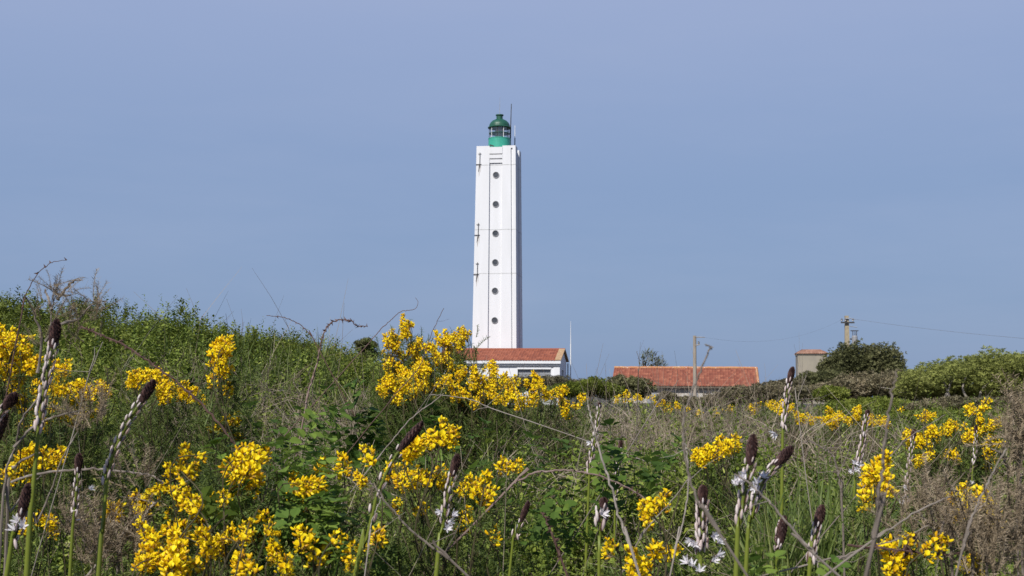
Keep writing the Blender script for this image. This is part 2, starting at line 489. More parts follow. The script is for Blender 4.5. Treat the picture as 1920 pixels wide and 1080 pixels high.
# lantern
def zc(py): return P(935, py, LD)[2]
cx = LX0 + 0.02
pxm = LD / FPX
g = Geo(); lathe(g, [(0.84, zc(279)), (0.84, zc(262)), (0.86, zc(261.5)), (0.86, zc(260.2)), (0.78, zc(260))], (cx, LD, 0), 32)
lan = g.build('lantern_drum', M_green, lh, smooth=False)
g = Geo(); lathe(g, [(0.42, zc(261)), (0.42, zc(259)), (0.30, zc(256)), (0.33, zc(250)), (0.30, zc(243)), (0.18, zc(241))], (cx, LD, 0), 20)
g.build('lens', M_lens, lh, smooth=True)
g = Geo(); lathe(g, [(0.74, zc(260.2)), (0.74, zc(240.5))], (cx, LD, 0), 24)
g.build('glazing', M_glass, lh)
for k in range(10):
    a = k / 10 * 2 * math.pi + 0.1
    g = Geo(); x, y = cx + 0.78 * math.cos(a), LD + 0.78 * math.sin(a)
    tube(g, [(x, y, zc(260.5)), (x, y, zc(240))], 0.024, 0.024, 6)
    g.build('mullion', M_dark if k % 2 else M_wmetal, lh)
g = Geo(); lathe(g, [(0.78, zc(251)), (0.80, zc(251)), (0.80, zc(250.2)), (0.78, zc(250.2))], (cx, LD, 0), 24)
g.build('glazing_ring', M_dgreen, lh)
prof = [(0.70, zc(240.6)), (0.88, zc(240.6)), (0.90, zc(239.6)), (0.84, zc(238.4))]
for k in range(9):
    a = k / 8 * math.pi / 2
    prof.append((max(0.80 * math.cos(a), 0.24), zc(238.2) + (zc(223) - zc(238.2)) * math.sin(a)))
g = Geo(); lathe(g, prof, (cx, LD, 0), 32)
g.build('dome', M_dgreen, lh, smooth=False)
g = Geo(); lathe(g, [(0.24, zc(225)), (0.24, zc(217.5)), (0.30, zc(217)), (0.30, zc(215.2)), (0.05, zc(214.6))], (cx, LD, 0), 20)
g.build('ventilator', M_dgreen, lh)
g = Geo(); tube(g, [(cx, LD, zc(215)), (cx + .02, LD, zc(181))], 0.022, 0.008, 5)
g.build('lightning_rod', M_mid, lh)
g = Geo(); xm = P(958, 240, LD + .3)[0]
tube(g, [(xm - .04, LD + .3, ZT - .3), (xm - .02, LD + .3, zc(235))], 0.05, 0.045, 6)
tube(g, [(xm - .02, LD + .3, zc(235)), (xm + .02, LD + .3, zc(193))], 0.04, 0.03, 6)
g.build('mast', M_dark, lh)
g = Geo(); xm = P(965.5, 240, LD + .6)[0]
tube(g, [(xm, LD + .6, ZT - .3), (xm, LD + .6, zc(256))], 0.04, 0.04, 6)
g.build('aerial_base', M_dark, lh)
g = Geo(); tube(g, [(xm, LD + .6, zc(256)), (xm, LD + .6, zc(232))], 0.03, 0.02, 6)
g.build('aerial', M_wmetal, lh)
g = Geo(); tube(g, [LF(np.array((-.55, -h + .25, ZT - .1))), LF(np.array((-.45, -h + .2, ZT + .12))), LF(np.array((-.2, -h + .2, ZT + .02)))], 0.06, 0.05, 6)
g.build('cable_bracket', M_dark, lh)

# ------------------------------------------------------------------ tiled roofs
def tile_mat(name, base, lichen, lich_cov):
    mt, t, b, out = new_mat(name)
    at = t.nodes.new('ShaderNodeAttribute'); at.attribute_name = 'tint'
    r = ramp_node(t, base); t.links.new(at.outputs['Fac'], r.inputs[0])
    tcn = t.nodes.new('ShaderNodeTexCoord')
    n = t.nodes.new('ShaderNodeTexNoise'); n.inputs['Scale'].default_value = 2.2; n.inputs['Detail'].default_value = 8; n.inputs['Roughness'].default_value = .7
    t.links.new(tcn.outputs['Object'], n.inputs[0])
    mr = t.nodes.new('ShaderNodeMapRange'); mr.inputs[1].default_value = 0.68 - lich_cov; mr.inputs[2].default_value = 0.76 - lich_cov
    t.links.new(n.outputs[0], mr.inputs[0])
    xx = t.nodes.new('ShaderNodeMixRGB'); xx.inputs[2].default_value = (*lichen, 1)
    t.links.new(mr.outputs[0], xx.inputs[0]); t.links.new(r.outputs[0], xx.inputs[1])
    t.links.new(xx.outputs[0], b.inputs['Base Color']); b.inputs['Roughness'].default_value = 0.85
    return mt
M_tile = tile_mat('roof_tile', [(0.18, 0.05, 0.028), (0.26, 0.075, 0.038), (0.33, 0.105, 0.055)], (0.34, 0.20, 0.11), -0.04)
M_tile2 = tile_mat('weathered_tile', [(0.17, 0.048, 0.027), (0.245, 0.074, 0.040), (0.34, 0.125, 0.068)], (0.38, 0.24, 0.15), -0.01)
M_ochre = rough_mat('lichened_tile', (0.42, 0.30, 0.16), (0.36, 0.20, 0.11), 5, 0.9, 0.1)
M_redge = rough_mat('orange_ridge', (0.45, 0.24, 0.10), (0.40, 0.16, 0.08), 4, 0.9, 0.1, c3=(0.62, 0.58, 0.5), spots=.05)

def tiled_slope(g, f, L, x0, y0, z0, y1, z1, tile=0.2, row=0.36, amp=0.035):
    """One slope of barrel tiles from the eave (y0, z0) to the ridge (y1, z1), running from x0 for L metres."""
    slope = math.hypot(y1 - y0, z1 - z0); nr = max(2, int(slope / row))
    k = max(4, int(round(L / tile))) ; xs = x0 + np.arange(k * 6 + 1) / (k * 6) * L
    wave = amp * np.abs(np.cos((xs - x0) / L * k * math.pi)) ** 0.8
    tx = np.floor((xs - x0) / L * k - 1e-6)
    for r in range(nr):
        rows, tn = [], []
        for s, lift in ((r / nr, 0.028), ((r + 1.06) / nr, 0.0)):
            s = min(s, 1.0)
            y = y0 + (y1 - y0) * s; z = z0 + (z1 - z0) * s
            jit = 0.008 * hash2(tx, r + 0 * tx, 5)
            rows.append(np.stack([xs, np.full_like(xs, y), z + wave + lift + jit], 1))
            tn.append(0.25 * hash2(tx, np.full_like(tx, r), 2) + 0.75 * hash2(np.floor(tx / 1), np.full_like(tx, r), 9))
        V = f(np.concatenate(rows)); n = len(xs); a = np.arange(n - 1)
        g.add(V, [np.stack([a, a + 1, a + 1 + n, a + n], 1)], np.concatenate(tn))
        V2 = np.concatenate([rows[0], rows[0] - np.array([0, 0, 0.05])])
        g.add(f(V2), [np.stack([a + n, a + 1 + n, a + 1, a], 1)], np.concatenate([tn[0], tn[0]]))

# ------------------------------------------------------------------ keeper's house in front of the tower
HD = 91.0
px2m = HD / FPX
hx = P(1049, 690, HD)[0]                        # its near corner
zf = lambda py, D=HD: P(1049, py, D)[2]
HL, HW = 8.8, 4.6
hb = 0.7
house = thing('keepers_house', 'small white house with red tiled roof in front of the lighthouse foot', 'house', (hx, HD, hb))
HF = frame((hx, HD, 0))
ze = zf(677); zrdg = P(1056, 656, HD + HW / 2)[2]
g = Geo()
zo0, zo1 = zf(720), zf(692.5)                   # garage opening
xo0, xo1 = -3.0, -0.62
box(g, -HL, xo0, 0, 0.25, hb, ze, M=HF)
box(g, xo1, 0, 0, 0.25, hb, ze, M=HF)
box(g, xo0, xo1, 0, 0.25, zo1, ze, M=HF)
box(g, xo0, xo1, 0, 0.25, hb, zo0 - .3, M=HF)
box(g, -HL, 0, HW - .25, HW, hb, ze, M=HF)
box(g, -HL, -HL + .25, .25, HW - .25, hb, ze, M=HF)
# gable wall with its window opening
box(g, -.25, 0, .25, 1.55, hb, ze, M=HF)
box(g, -.25, 0, 2.7, HW - .25, hb, ze, M=HF)
box(g, -.25, 0, 1.55, 2.7, zf(693), ze, M=HF)
for xa, xb in ((-HL, -HL + .25), (-.25, 0)):
    loft(g, [HF(np.array([(x, 0, ze), (x, HW, ze), (x, HW / 2, zrdg - .04)])) for x in (xa, xb)])
g.build('wall', M_white, house)
g = Geo(); box(g, xo0, xo1, .17, .2, hb, zo1, M=HF)
for k in range(7):
    z = zo1 - 0.06 - k * .12
    box(g, xo0, xo1, .155, .172, z - .05, z, M=HF)
M_garage = rough_mat('grey_door', (0.22, 0.23, 0.25), (0.27, 0.28, 0.30), 5, .6, 0)
g.build('door', M_garage, house)
g = Geo(); box(g, -.16, -.12, 1.55, 2.7, hb, zf(693), M=HF); g.build('side_door', M_port, house)
g = Geo()                                       # moulded cornice under the eaves
box(g, -HL - .05, .12, -.30, -.002, zf(682), zf(676.5), M=HF)
box(g, -HL - .02, .06, -.16, -.002, zf(686), zf(682.05), M=HF)
g.build('cornice', M_white, house)
g = Geo(); box(g, xo0 - .02, xo1 + .02, -.05, -.002, zo1, zo1 + .12, M=HF); g.build('lintel', M_white, house)
g = Geo(); box(g, -.42, 0.03, -.06, -.002, hb, zf(686.1), M=HF); g.build('corner_pilaster', M_white, house)
g = Geo()
tiled_slope(g, HF, HL - .2, -HL - .05, -.33, zf(676.3), HW / 2, zrdg)
tiled_slope(g, HF, HL - .2, -HL - .05, HW + .33, zf(676.3), HW / 2, zrdg)
roof = g.build('roof', M_tile, house)
g = Geo()
for s in (0, 1):
    ya, yb = (-.34, HW / 2) if s == 0 else (HW + .34, HW / 2)
    za, zb = zf(676.3), zrdg
    loft(g, [HF(np.array([(-.28, ya, za + .02), (.16, ya, za + .02), (.16, ya, za + .1), (-.28, ya, za + .1)])),
             HF(np.array([(-.28, yb, zb + .02), (.16, yb, zb + .02), (.16, yb, zb + .1), (-.28, yb, zb + .1)]))])
vg = g.build('verge', M_ochre, house)
g = Geo(); tube(g, HF(np.array([(-HL - .05, HW / 2, zrdg + .03), (.16, HW / 2, zrdg + .03)])), .09, .09, 8)
g.build('ridge', M_tile, house)
g = Geo(); tube(g, HF(np.array([(.14, HW - .2, ze - .05), (.14, HW - .2, hb)])), .05, .05, 6); g.build('drainpipe', M_mid, house)
ax = P(1070, 660, HD + 2.5)
fl = thing('aerial_mast', 'slim white whip aerial standing at the gable of the white house', 'aerial', (ax[0], ax[1], hb))
g = Geo(); tube(g, [(ax[0], ax[1], hb), (ax[0], ax[1], P(1070, 645, HD + 2.5)[2])], .045, .04, 6); g.build('pole', M_wmetal, fl)
g = Geo(); tube(g, [(ax[0], ax[1], P(1070, 645, HD + 2.5)[2]), (ax[0], ax[1], P(1070, 602, HD + 2.5)[2])], .028, .012, 6); g.build('whip', M_wmetal, fl)

# ------------------------------------------------------------------ long low building
BD = 98.0
bx = P(1420.5, 725, BD)[0]
zb_ = lambda py, D=BD: P(1420, py, D)[2]
BL, BW, bb = 268 / FPX * BD / CT, 7.0, 0.8
barn = thing('long_building', 'long low stone building under a weathered orange tiled roof', 'outbuilding', (bx, BD, bb))
BF = frame((bx, BD, 0))
be, br = zb_(724.5), P(1424, 691, BD + BW / 2)[2]
M_stone = rough_mat('limewashed_stone', (0.50, 0.47, 0.43), (0.34, 0.30, 0.26), 3.5, .95, .4, c3=(0.40, 0.22, 0.12), spots=.02)
g = Geo()
box(g, -BL, 0, 0.35, .75, bb, be - .06, M=BF); box(g, -BL, 0, BW - .75, BW - .35, bb, be - .06, M=BF)
for xa, xb in ((-BL, -BL + .4), (-.4, 0)):
    loft(g, [BF(np.array([(x, .75, bb), (x, BW - .75, bb), (x, BW - .75, be), (x, BW / 2, br - .2), (x, .75, be)])) for x in (xa, xb)])
g.build('wall', M_stone, barn)
g = Geo()
tiled_slope(g, BF, BL + .2, -BL - .1, -.05, be, BW / 2, br, .21, .38, .035)
tiled_slope(g, BF, BL + .2, -BL - .1, BW + .05, be, BW / 2, br, .21, .38, .035)
g.build('roof', M_tile2, barn)
g = Geo()
xs = np.linspace(-BL - .1, .1, 34)
tube(g, BF(np.stack([xs, np.full(34, BW / 2), br + .03 + .02 * rng.random(34)], 1)), .11, .11, 8, wob=.12)
g.build('ridge', M_redge, barn)
g = Geo()
for ya in (-.06, BW + .06):
    tube(g, BF(np.stack([np.full(12, .08), np.linspace(ya, BW / 2, 12), np.linspace(be + .05, br + .03, 12)], 1)), .1, .1, 8, wob=.1)
g.build('verge', M_redge, barn)
g = Geo(); box(g, -BL, 0, -.02, .04, be - .16, be - .03, M=BF); g.build('eave_board', M_bark, barn)
for xd in (-8.4, -5.2, -2.2):
    g = Geo(); box(g, xd, xd + .7, .33, .348, bb, be - .4, M=BF); g.build('door', M_garage, barn)

# ------------------------------------------------------------------ square tile-capped hut
TD = 104.0
tx_ = P(1551, 690, TD)[0]
zt_ = lambda py: P(1524, py, TD)[2]
hut = thing('square_hut', 'square beige rendered hut with a shallow tiled cap beside dark trees', 'hut', (tx_, TD, .8))
TF = frame((tx_, TD, 0))
tw = 54 / FPX * TD
M_beige = rough_mat('beige_render', (0.31, 0.275, 0.215), (0.25, 0.225, 0.185), 1.6, .9, .15, stretch=(1, 1, .4), c3=(.24, .21, .17))
g = Geo(); box(g, -tw, 0, 0, tw, .8, zt_(664.5), M=TF); g.build('wall', M_beige, hut)
g = Geo(); box(g, -tw - .04, .04, -.04, tw + .04, zt_(666), zt_(663.5), M=TF); g.build('cornice', M_beige, hut)
g = Geo()
za, zt2 = zt_(663), zt_(654.5)
M_tile3 = tile_mat('faded_tile', [(0.24, 0.12, 0.08), (0.31, 0.165, 0.11), (0.38, 0.22, 0.15)], (0.36, 0.27, 0.18), 0.03)
tiled_slope(g, TF, tw + .24, -tw - .12, -.14, za, tw / 2, zt2, .16, .3, .03)
n0 = g.n
tiled_slope(g, TF, tw + .24, -tw - .12, tw + .14, za, tw / 2, zt2, .16, .3, .03)
# hip: pull the ends in towards the ridge centre
V = np.concatenate(g.v)
loc = np.stack([(V[:, 0] - tx_) * CT - (V[:, 1] - TD) * ST, (V[:, 0] - tx_) * ST + (V[:, 1] - TD) * CT, V[:, 2]], 1)
k = np.clip((loc[:, 2] - za) / (zt2 - za), 0, 1)
xc = -tw / 2
loc[:, 0] = xc + (loc[:, 0] - xc) * (1 - .42 * k ** 1.5)
g.v = [TF(loc)]; g.t = [np.concatenate(g.t)]
loft(g, [TF(np.array([(.12, -.14, za), (.12, tw + .14, za), (xc + (tw / 2 + .12) * .58, tw / 2 + .05, zt2), (xc + (tw / 2 + .12) * .58, tw / 2 - .05, zt2)])) + np.array([0, 0, dz]) for dz in (-.03, .0)], tint=.5)
g.build('roof', M_tile3, hut)

# ------------------------------------------------------------------ poles and wires
M_pole = rough_mat('weathered_pole', (0.34, 0.29, 0.23), (0.25, 0.21, 0.17), 6, .9, .2, stretch=(1, 1, .2))
M_conc = rough_mat('concrete_pole', (0.36, 0.30, 0.20), (0.29, 0.24, 0.17), 5, .9, .1)
M_insul = rough_mat('insulator', (0.10, 0.10, 0.11), (0.16, 0.15, 0.15), 5, .4, 0)
D1 = 84.0
p0, p1 = P(1303, 760, D1), P(1302.5, 629.5, D1)
pl = thing('utility_pole', 'plain weathered pole standing before the long tiled roof', 'pole', (p0[0], D1, .8))
g = Geo(); tube(g, [(p0[0], D1, .8), p1], .13, .105, 8); g.build('post', M_pole, pl)
g = Geo(); tube(g, [p1 + [0, -.1, -.1], P(1321, 632.5, D1) + [0, -.1, 0]], .03, .025, 5)
tube(g, [P(1303, 648, D1) + [0, -.1, 0], P(1312, 646, D1) + [0, -.1, 0]], .03, .03, 5); g.build('arm', M_pole, pl)
g = Geo(); q0 = P(1310, 645, D1)
lathe(g, [(.03, 0), (.07, .04), (.05, .1), (.07, .14), (.02, .18)], q0, 8); g.build('insulator', M_insul, pl)
D2 = 108.0
p0, p1 = P(1590, 760, D2), P(1590, 592, D2)
pl2 = thing('transformer_pole', 'concrete pole with crossarm and transformer rising behind dark round trees', 'pole', (p0[0], D2, .8))
g = Geo(); loft(g, [np.array([(p0[0] + a * w, D2 + b_ * w * .7, z) for a, b_ in ((-1, -1), (1, -1), (1, 1), (-1, 1))]) for w, z in ((.26, .8), (.15, p1[2]))])
g.build('post', M_conc, pl2)
g = Geo(); a0, a1 = P(1575.5, 605, D2), P(1600.5, 604.5, D2); box(g, a0[0], a1[0], D2 - .3, D2 - .18, a0[2] - .06, a0[2] + .06); g.build('crossarm', M_dark, pl2)
for qx in (1577, 1584, 1598):
    g = Geo(); lathe(g, [(.03, 0), (.09, .05), (.06, .12), (.09, .18), (.03, .25)], P(qx, 604, D2) + [0, -.24, .05], 8); g.build('insulator', M_insul, pl2)
g = Geo(); tube(g, [P(1591, 597, D2) + [0, -.2, 0], P(1603, 599, D2) + [0, -.2, 0]], .04, .03, 5)
tube(g, [P(1592, 612, D2) + [0, -.2, 0], P(1606, 614, D2) + [0, -.2, 0]], .035, .03, 5)
tube(g, [P(1584, 597.5, D2) + [0, -.2, 0], P(1592, 598, D2) + [0, -.2, 0]], .05, .05, 5); g.build('bracket', M_mid, pl2)
tr = P(1599.5, 637, D2)
g = Geo(); lathe(g, [(.10, -.35), (.24, -.33), (.24, .25), (.20, .32), (.05, .34)], tr + [.05, -.35, 0], 12); g.build('transformer', M_ring, pl2)
g = Geo()
for dx in (-3, 1, 4): tube(g, [P(1599 + dx, 630, D2) + [.05, -.35, 0], P(1599 + dx, 621, D2) + [.05, -.35, 0], P(1603 + dx, 620.5, D2) + [.05, -.35, 0]], .035, .03, 5)
tube(g, [P(1593, 620.5, D2) + [0, -.3, 0], P(1607, 620.5, D2) + [0, -.3, 0]], .04, .04, 5)
tube(g, [P(1592, 636, D2) + [0, -.3, 0], P(1598, 636, D2) + [0, -.3, 0]], .06, .06, 5)
g.build('bushing', M_dark, pl2)
def wire(label, a, b_, sag, r=.013):
    n = 24; s = np.linspace(0, 1, n)[:, None]; pts = a + (b_ - a) * s; pts[:, 2] -= sag * 4 * (s * (1 - s))[:, 0]
    g = Geo(); tube(g, pts, r, r, 4); tag(g.build('overhead_wire', M_insul), label, 'wire')
wire('thin overhead wire running from the transformer pole off beyond the lime green shrubs', P(1603, 599, D2) + [0, -.2, 0], P(1990, 640, D2 - 20), .15, .009)
wire('thin overhead wire slung between the transformer pole and the plain pole', P(1577, 604, D2) + [0, -.24, .2], P(1320, 632.5, D1) + [0, -.1, 0], .9, .004)

# ------------------------------------------------------------------ small plant prototypes
def leaf_quad(l, w, fold=.15):
    return np.array([(0, 0, 0), (w / 2, l * .5, fold * w), (0, l, -fold * w * .5), (-w / 2, l * .5, fold * w)]), np.array([[0, 1, 2, 3]])
def proto_sprig(n, length, l, w, lift=.5, seed=0, whorl=1):
    r = np.random.default_rng(seed); g = Geo()
    V, f = leaf_quad(l, w)
    bend = r.uniform(-.3, .3, 2)
    for k in range(n):
        t_ = (k + .5) / n
        a = k * 2.4 + r.uniform(-.3, .3)
        M_ = rotz(np.array(a)) @ rotx(np.array(r.uniform(lift - .4, lift + .5)))
        c = np.array([bend[0] * length * t_ ** 2, bend[1] * length * t_ ** 2, length * t_])
        s = r.uniform(.7, 1.25) * (1 - .4 * t_)
        g.add((V * s) @ M_.T + c, [f], .5 + r.uniform(-.14, .14))
    return g
def proto_spines(n, length, l, w, seed=0):
    r = np.random.default_rng(seed); g = Geo()
    bend = r.uniform(-.35, .35, 2)
    for k in range(n):
        t_ = (k + .5) / n; a = k * 2.4
        M_ = rotz(np.array(a)) @ rotx(np.array(r.uniform(.25, 1.0)))
        c = np.array([bend[0] * length * t_ ** 2, bend[1] * length * t_ ** 2, length * t_])
        s = r.uniform(.6, 1.3)
        g.add((np.array([(-w, 0, 0), (w, 0, 0), (0, l, 0), (0, l * .3, w)]) * s) @ M_.T + c, [np.array([[0, 1, 2, 3]])], .5 + r.uniform(-.2, .2))
    s = np.linspace(0, 1, 4)
    tube(g, np.stack([bend[0] * length * s ** 2, bend[1] * length * s ** 2, length * s], 1), w * 1.2, w * .5, 3, .35, cap=False)
    return g
def proto_twig(length, r_, seed, side=2):
    r = np.random.default_rng(seed); g = Geo()
    p = np.zeros((6, 3)); d = np.array([0, 0, 1.0])
    for k in range(1, 6):
        d = d + r.normal(0, .42, 3); d /= np.linalg.norm(d); p[k] = p[k - 1] + d * length / 5
    tube(g, p, r_, r_ * .35, 3, .5, cap=False)
    for k in range(side):
        i = r.integers(1, 5); d2 = p[i] - p[i - 1] + r.normal(0, .6 * length / 5, 3); d2 *= r.uniform(.7, 1.6)
        tube(g, [p[i], p[i] + d2, p[i] + d2 * 1.9 + r.normal(0, .12 * length / 5, 3)], r_ * .55, r_ * .2, 3, .55, cap=False)
    return g
def proto_grass(n, length, w, seed):
    r = np.random.default_rng(seed); g = Geo()
    for k in range(n):
        a = r.uniform(0, 6.28); L = length * r.uniform(.5, 1.1); lean = r.uniform(.1, .75); ww = w * r.uniform(.6, 1.1)
        s = np.linspace(0, 1, 5); out_ = L * lean * s ** 1.8; up = L * (s - .35 * lean * s ** 2.4)
        off = r.uniform(-.03, .03, 2)
        wx = ww * (1 - s ** 2) * .5 + .0003
        ca, sa = math.cos(a), math.sin(a)
        A = np.stack([off[0] + out_ * ca - wx * sa, off[1] + out_ * sa + wx * ca, up], 1)
        B = np.stack([off[0] + out_ * ca + wx * sa, off[1] + out_ * sa - wx * ca, up], 1)
        i = np.arange(4)
        g.add(np.concatenate([A, B]), [np.stack([i, i + 1, i + 6, i + 5], 1)], .5 + r.uniform(-.2, .2))
    return g
def proto_bramble(seed, n=7, L=.3, size=.045):
    """A bramble shoot with leaves of three toothed leaflets."""
    r = np.random.default_rng(seed); g = Geo()
    s = np.linspace(0, 1, 7); arch = r.uniform(.2, .6)
    p = np.stack([L * arch * s ** 2, .03 * np.sin(s * 3), L * (s - .4 * arch * s ** 2.5)], 1)
    tube(g, p, .0022, .001, 4, .1, cap=False)
    out_ = []
    k = 9
    th = np.linspace(0, np.pi, k)
    prof = np.sin(th) ** .8 * (1 + .12 * (np.arange(k) % 2))
    for i in range(n):
        t_ = .25 + .75 * (i + .5) / n; c = np.array([np.interp(t_, s, p[:, j]) for j in range(3)])
        a0 = i * 2.3 + r.uniform(-.4, .4); sz = size * r.uniform(.6, 1.2); tint = .5 + r.uniform(-.3, .3)
        for da, ls in ((0, 1.0), (1.15, .8), (-1.15, .8)):
            M_ = rotz(np.array(a0 + da)) @ rotx(np.array(r.uniform(-.25, .6)))
            y = np.linspace(.25, 1.0, k) * sz * ls * 1.3
            mid = np.stack([np.zeros(k), y, -.08 * sz * np.linspace(0, 1, k) ** 2], 1)
            Lf = mid + np.stack([-prof * sz * ls * .40, 0 * y, .10 * prof * sz], 1)
            Rt = mid + np.stack([prof * sz * ls * .40, 0 * y, .10 * prof * sz], 1)
            V = np.concatenate([mid, Lf, Rt]) @ M_.T + c; i_ = np.arange(k - 1)
            g.add(V, [np.stack([i_, i_ + 1, i_ + 1 + k, i_ + k], 1), np.stack([i_, i_ + 2 * k, i_ + 1 + 2 * k, i_ + 1], 1)], tint)
    return g

sprigs = [proto_sprig(26, .19, .019, .0095, .55, s) for s in range(5)]
spines = [proto_spines(52, .11, .017, .0013, s) for s in range(4)]
twigs = [proto_twig(.45, .0018, s, 4) for s in range(10)]
twigs_mid = [proto_twig(.5, .0030, 20 + s, 4) for s in range(8)]
twigs_far = [proto_twig(.6, .0042, 40 + s, 4) for s in range(8)]
broad = [proto_sprig(17, .15, .028, .019, .35, 80 + s) for s in range(5)]
grasses = [proto_grass(14, .34, .006, s) for s in range(4)]
brambles = [proto_bramble(s) for s in range(4)]

def field_points(n, d0, d1, px0=-260, px1=2180, pw=1.0, keep=None):
    """Random ground positions across the view, between two distances."""
    u = rng.random(n); D = (d0 ** pw + (d1 ** pw - d0 ** pw) * u) ** (1 / pw)
    px = rng.uniform(px0, px1, n); x = (px - 960) / FPX * D
    if keep is not None:
        k = rng.random(n) < keep(px, D); return x[k], D[k], px[k]
    return x, D, px
def lay(g, protos, x, y, z, tilt, scale, tint):
    which = rng.integers(0, len(protos), len(x))
    for k, p in enumerate(protos):
        s = which == k
        if not s.any(): continue
        M_ = rand_rot(int(s.sum()), tilt) * np.broadcast_to(scale, (len(x),))[s][:, None, None]
        g.scatter(p, np.stack([x[s], y[s], z[s]], 1), M_, np.broadcast_to(tint, (len(x),))[s])

# ------------------------------------------------------------------ the field: weeds, grass, dry twigs
def hump(x, y):
    return .20 * (vnoise(x, y, .6, 11) - .5) + .12 * (vnoise(x, y, .22, 12) - .5)
def top(x, y):
    return bank_canopy(x, y) + hump(x, y) * np.interp(y, [0, 2, 3.5, 7, 14, 30], [.5, .7, 1.5, 1.4, .9, .6])

def dry_zone(px, D):
    """Where last year's dead stalks stand thickest: a drift in the middle of the field and a wide one before the buildings."""
    a = np.exp(-((px - 880) / 380) ** 2) * sstep(3.4, 5.0, D) * (1 - sstep(8, 11, D))
    b = np.exp(-((px - 1330) / 300) ** 2) * sstep(5.0, 8.0, D) * (1 - sstep(18, 26, D))
    b = b * (1 - sstep(1420, 1560, px) * sstep(6, 9, D))
    c = .4 * np.exp(-((px - 1600) / 250) ** 2) * sstep(4.0, 6.0, D) * (1 - sstep(6.5, 8.5, D))
    return np.clip(a + b + c, 0, 1)
g = Geo()
for n, d0, d1, sc, dep in ((15000, 1.5, 3.2, .8, .40), (25000, 3.0, 6.5, 1.15, .40), (20000, 6.5, 13, 1.8, .45), (13000, 13, 32, 3.0, .5), (6000, 32, 75, 4.2, .5)):
    x, y, px = field_points(n, d0, d1, pw=1.6, keep=lambda px, D: (1 - .45 * dry_zone(px, D)) * (bank_canopy((px - 960) / FPX * D, D) - canopy(px, D) < np.where(D > 12, .06, 9)))
    depth = dep * rng.random(len(x)) ** 1.3
    z = top(x, y) - (.12 if sc < 1.5 else .18) * sc - depth
    tint = np.clip(.40 + .6 * (vnoise(x, y, .5, 21) - .5) + rng.normal(0, .18, len(x)), 0, 1)
    lay(g, sprigs if d0 < 2 or d0 > 10 else sprigs[:3] + broad, x, y, z, .75, sc * rng.uniform(.7, 1.3, len(x)), tint)
tag(g.build('weeds', M_weed), kind='stuff')

g = Geo()
def grass_keep(px, D): return .12 + .88 * (vnoise(px, D * 60, 150, 31) > .55)
for n, d0, d1, sc in ((500, 1.6, 4.5, .8), (350, 4.5, 12, 1.0)):
    x, y, px = field_points(n, d0, d1, pw=1.5, keep=grass_keep)
    lay(g, grasses, x, y, top(x, y) - .25 * sc - .1 * rng.random(len(x)), .2, sc * rng.uniform(.7, 1.2, len(x)), rng.uniform(.2, .8, len(x)))
x, y, px = field_points(80, 2.4, 3.6, 1440, 1600)
lay(g, grasses, x, y, top(x, y) - .2, .25, rng.uniform(.8, 1.3, len(x)), rng.uniform(.3, .75, len(x)))
tag(g.build('grass', M_grass), kind='stuff')

g = Geo()
def twig_keep(px, D): return np.clip(.15 * (1 - sstep(1420, 1560, px) * sstep(6, 9, D)) + 1.1 * dry_zone(px, D) * (.45 + .55 * vnoise(px, D * 40, 120, 41)), 0, 1)
for n, d0, d1, sc, up in ((5500, 1.8, 4, .5, .12), (12000, 4, 9, .8, .12), (8500, 9, 20, 1.1, .05)):
    x, y, px = field_points(n, d0, d1, pw=1.4, keep=twig_keep)
    lay(g, twigs if d0 < 2 else twigs_mid if d0 < 5 else twigs_far, x, y, top(x, y) - (.40 if sc < 1 else .64) * sc + up * rng.random(len(x)), 1.2, sc * rng.uniform(.55, 1.1, len(x)), np.clip(rng.normal(.45, .27, len(x)), .0, 1))
# long pale straws leaning every way over the weeds
straws = [proto_twig(.42, .0016, 300 + s, 2) for s in range(10)]
for n, d0, d1, a, b, sc in ((190, 1.7, 3.4, 0, 1920, .75), (230, 3.0, 5.5, 420, 1150, 1.25), (160, 3.0, 6.0, 1000, 1900, 1.15)):
    x, y, px = field_points(n, d0, d1, a, b, pw=1.3)
    lay(g, straws, x, y, top(x, y) - (.20 if d0 < 2 else .36) * sc, .8, sc * rng.uniform(.6, 1.25, len(x)), np.clip(rng.normal(.75, .2, len(x)), .2, 1))
# the scrub bank carries a few dead stalks too
x, y, px = field_points(420, 7, 13, -200, 760, pw=1.4)
lay(g, twigs_mid, x, y, top(x, y) - .66, .9, 1.0 * rng.uniform(.5, 1.0, len(x)), np.clip(rng.normal(.45, .2, len(x)), .05, .95))
tag(g.build('dry_stalks', M_dry), kind='stuff')

# ------------------------------------------------------------------ the scrub bank on the rise
g = Geo()
scrub_sprigs = [proto_sprig(19, .16, .045, .022, .35, 50 + s) for s in range(5)]
n = 42000
x, y, px = field_points(n, 6.2, 19, -420, 1000, pw=1.6, keep=lambda px, D: np.clip((bank_canopy((px - 960) / FPX * D, D) - canopy(px, D)) * 4, 0, 1))
clump = .46 * (vnoise(x, y, 1.2, 61) - .5) + .34 * (vnoise(x, y, .45, 62) - .5)
z = bank_canopy(x, y) + clump - .29 - .42 * rng.random(len(x)) ** 1.2
tint = np.clip(.36 + .6 * (vnoise(x, y, .8, 63) - .5) + rng.normal(0, .1, len(x)), 0, 1)
lay(g, scrub_sprigs, x, y, z, .8, rng.uniform(.75, 1.3, len(x)), tint)
tag(g.build('scrub_bank', M_scrub), 'wide bank of dense green scrub sloping down behind the yellow gorse', 'scrub', kind='stuff')

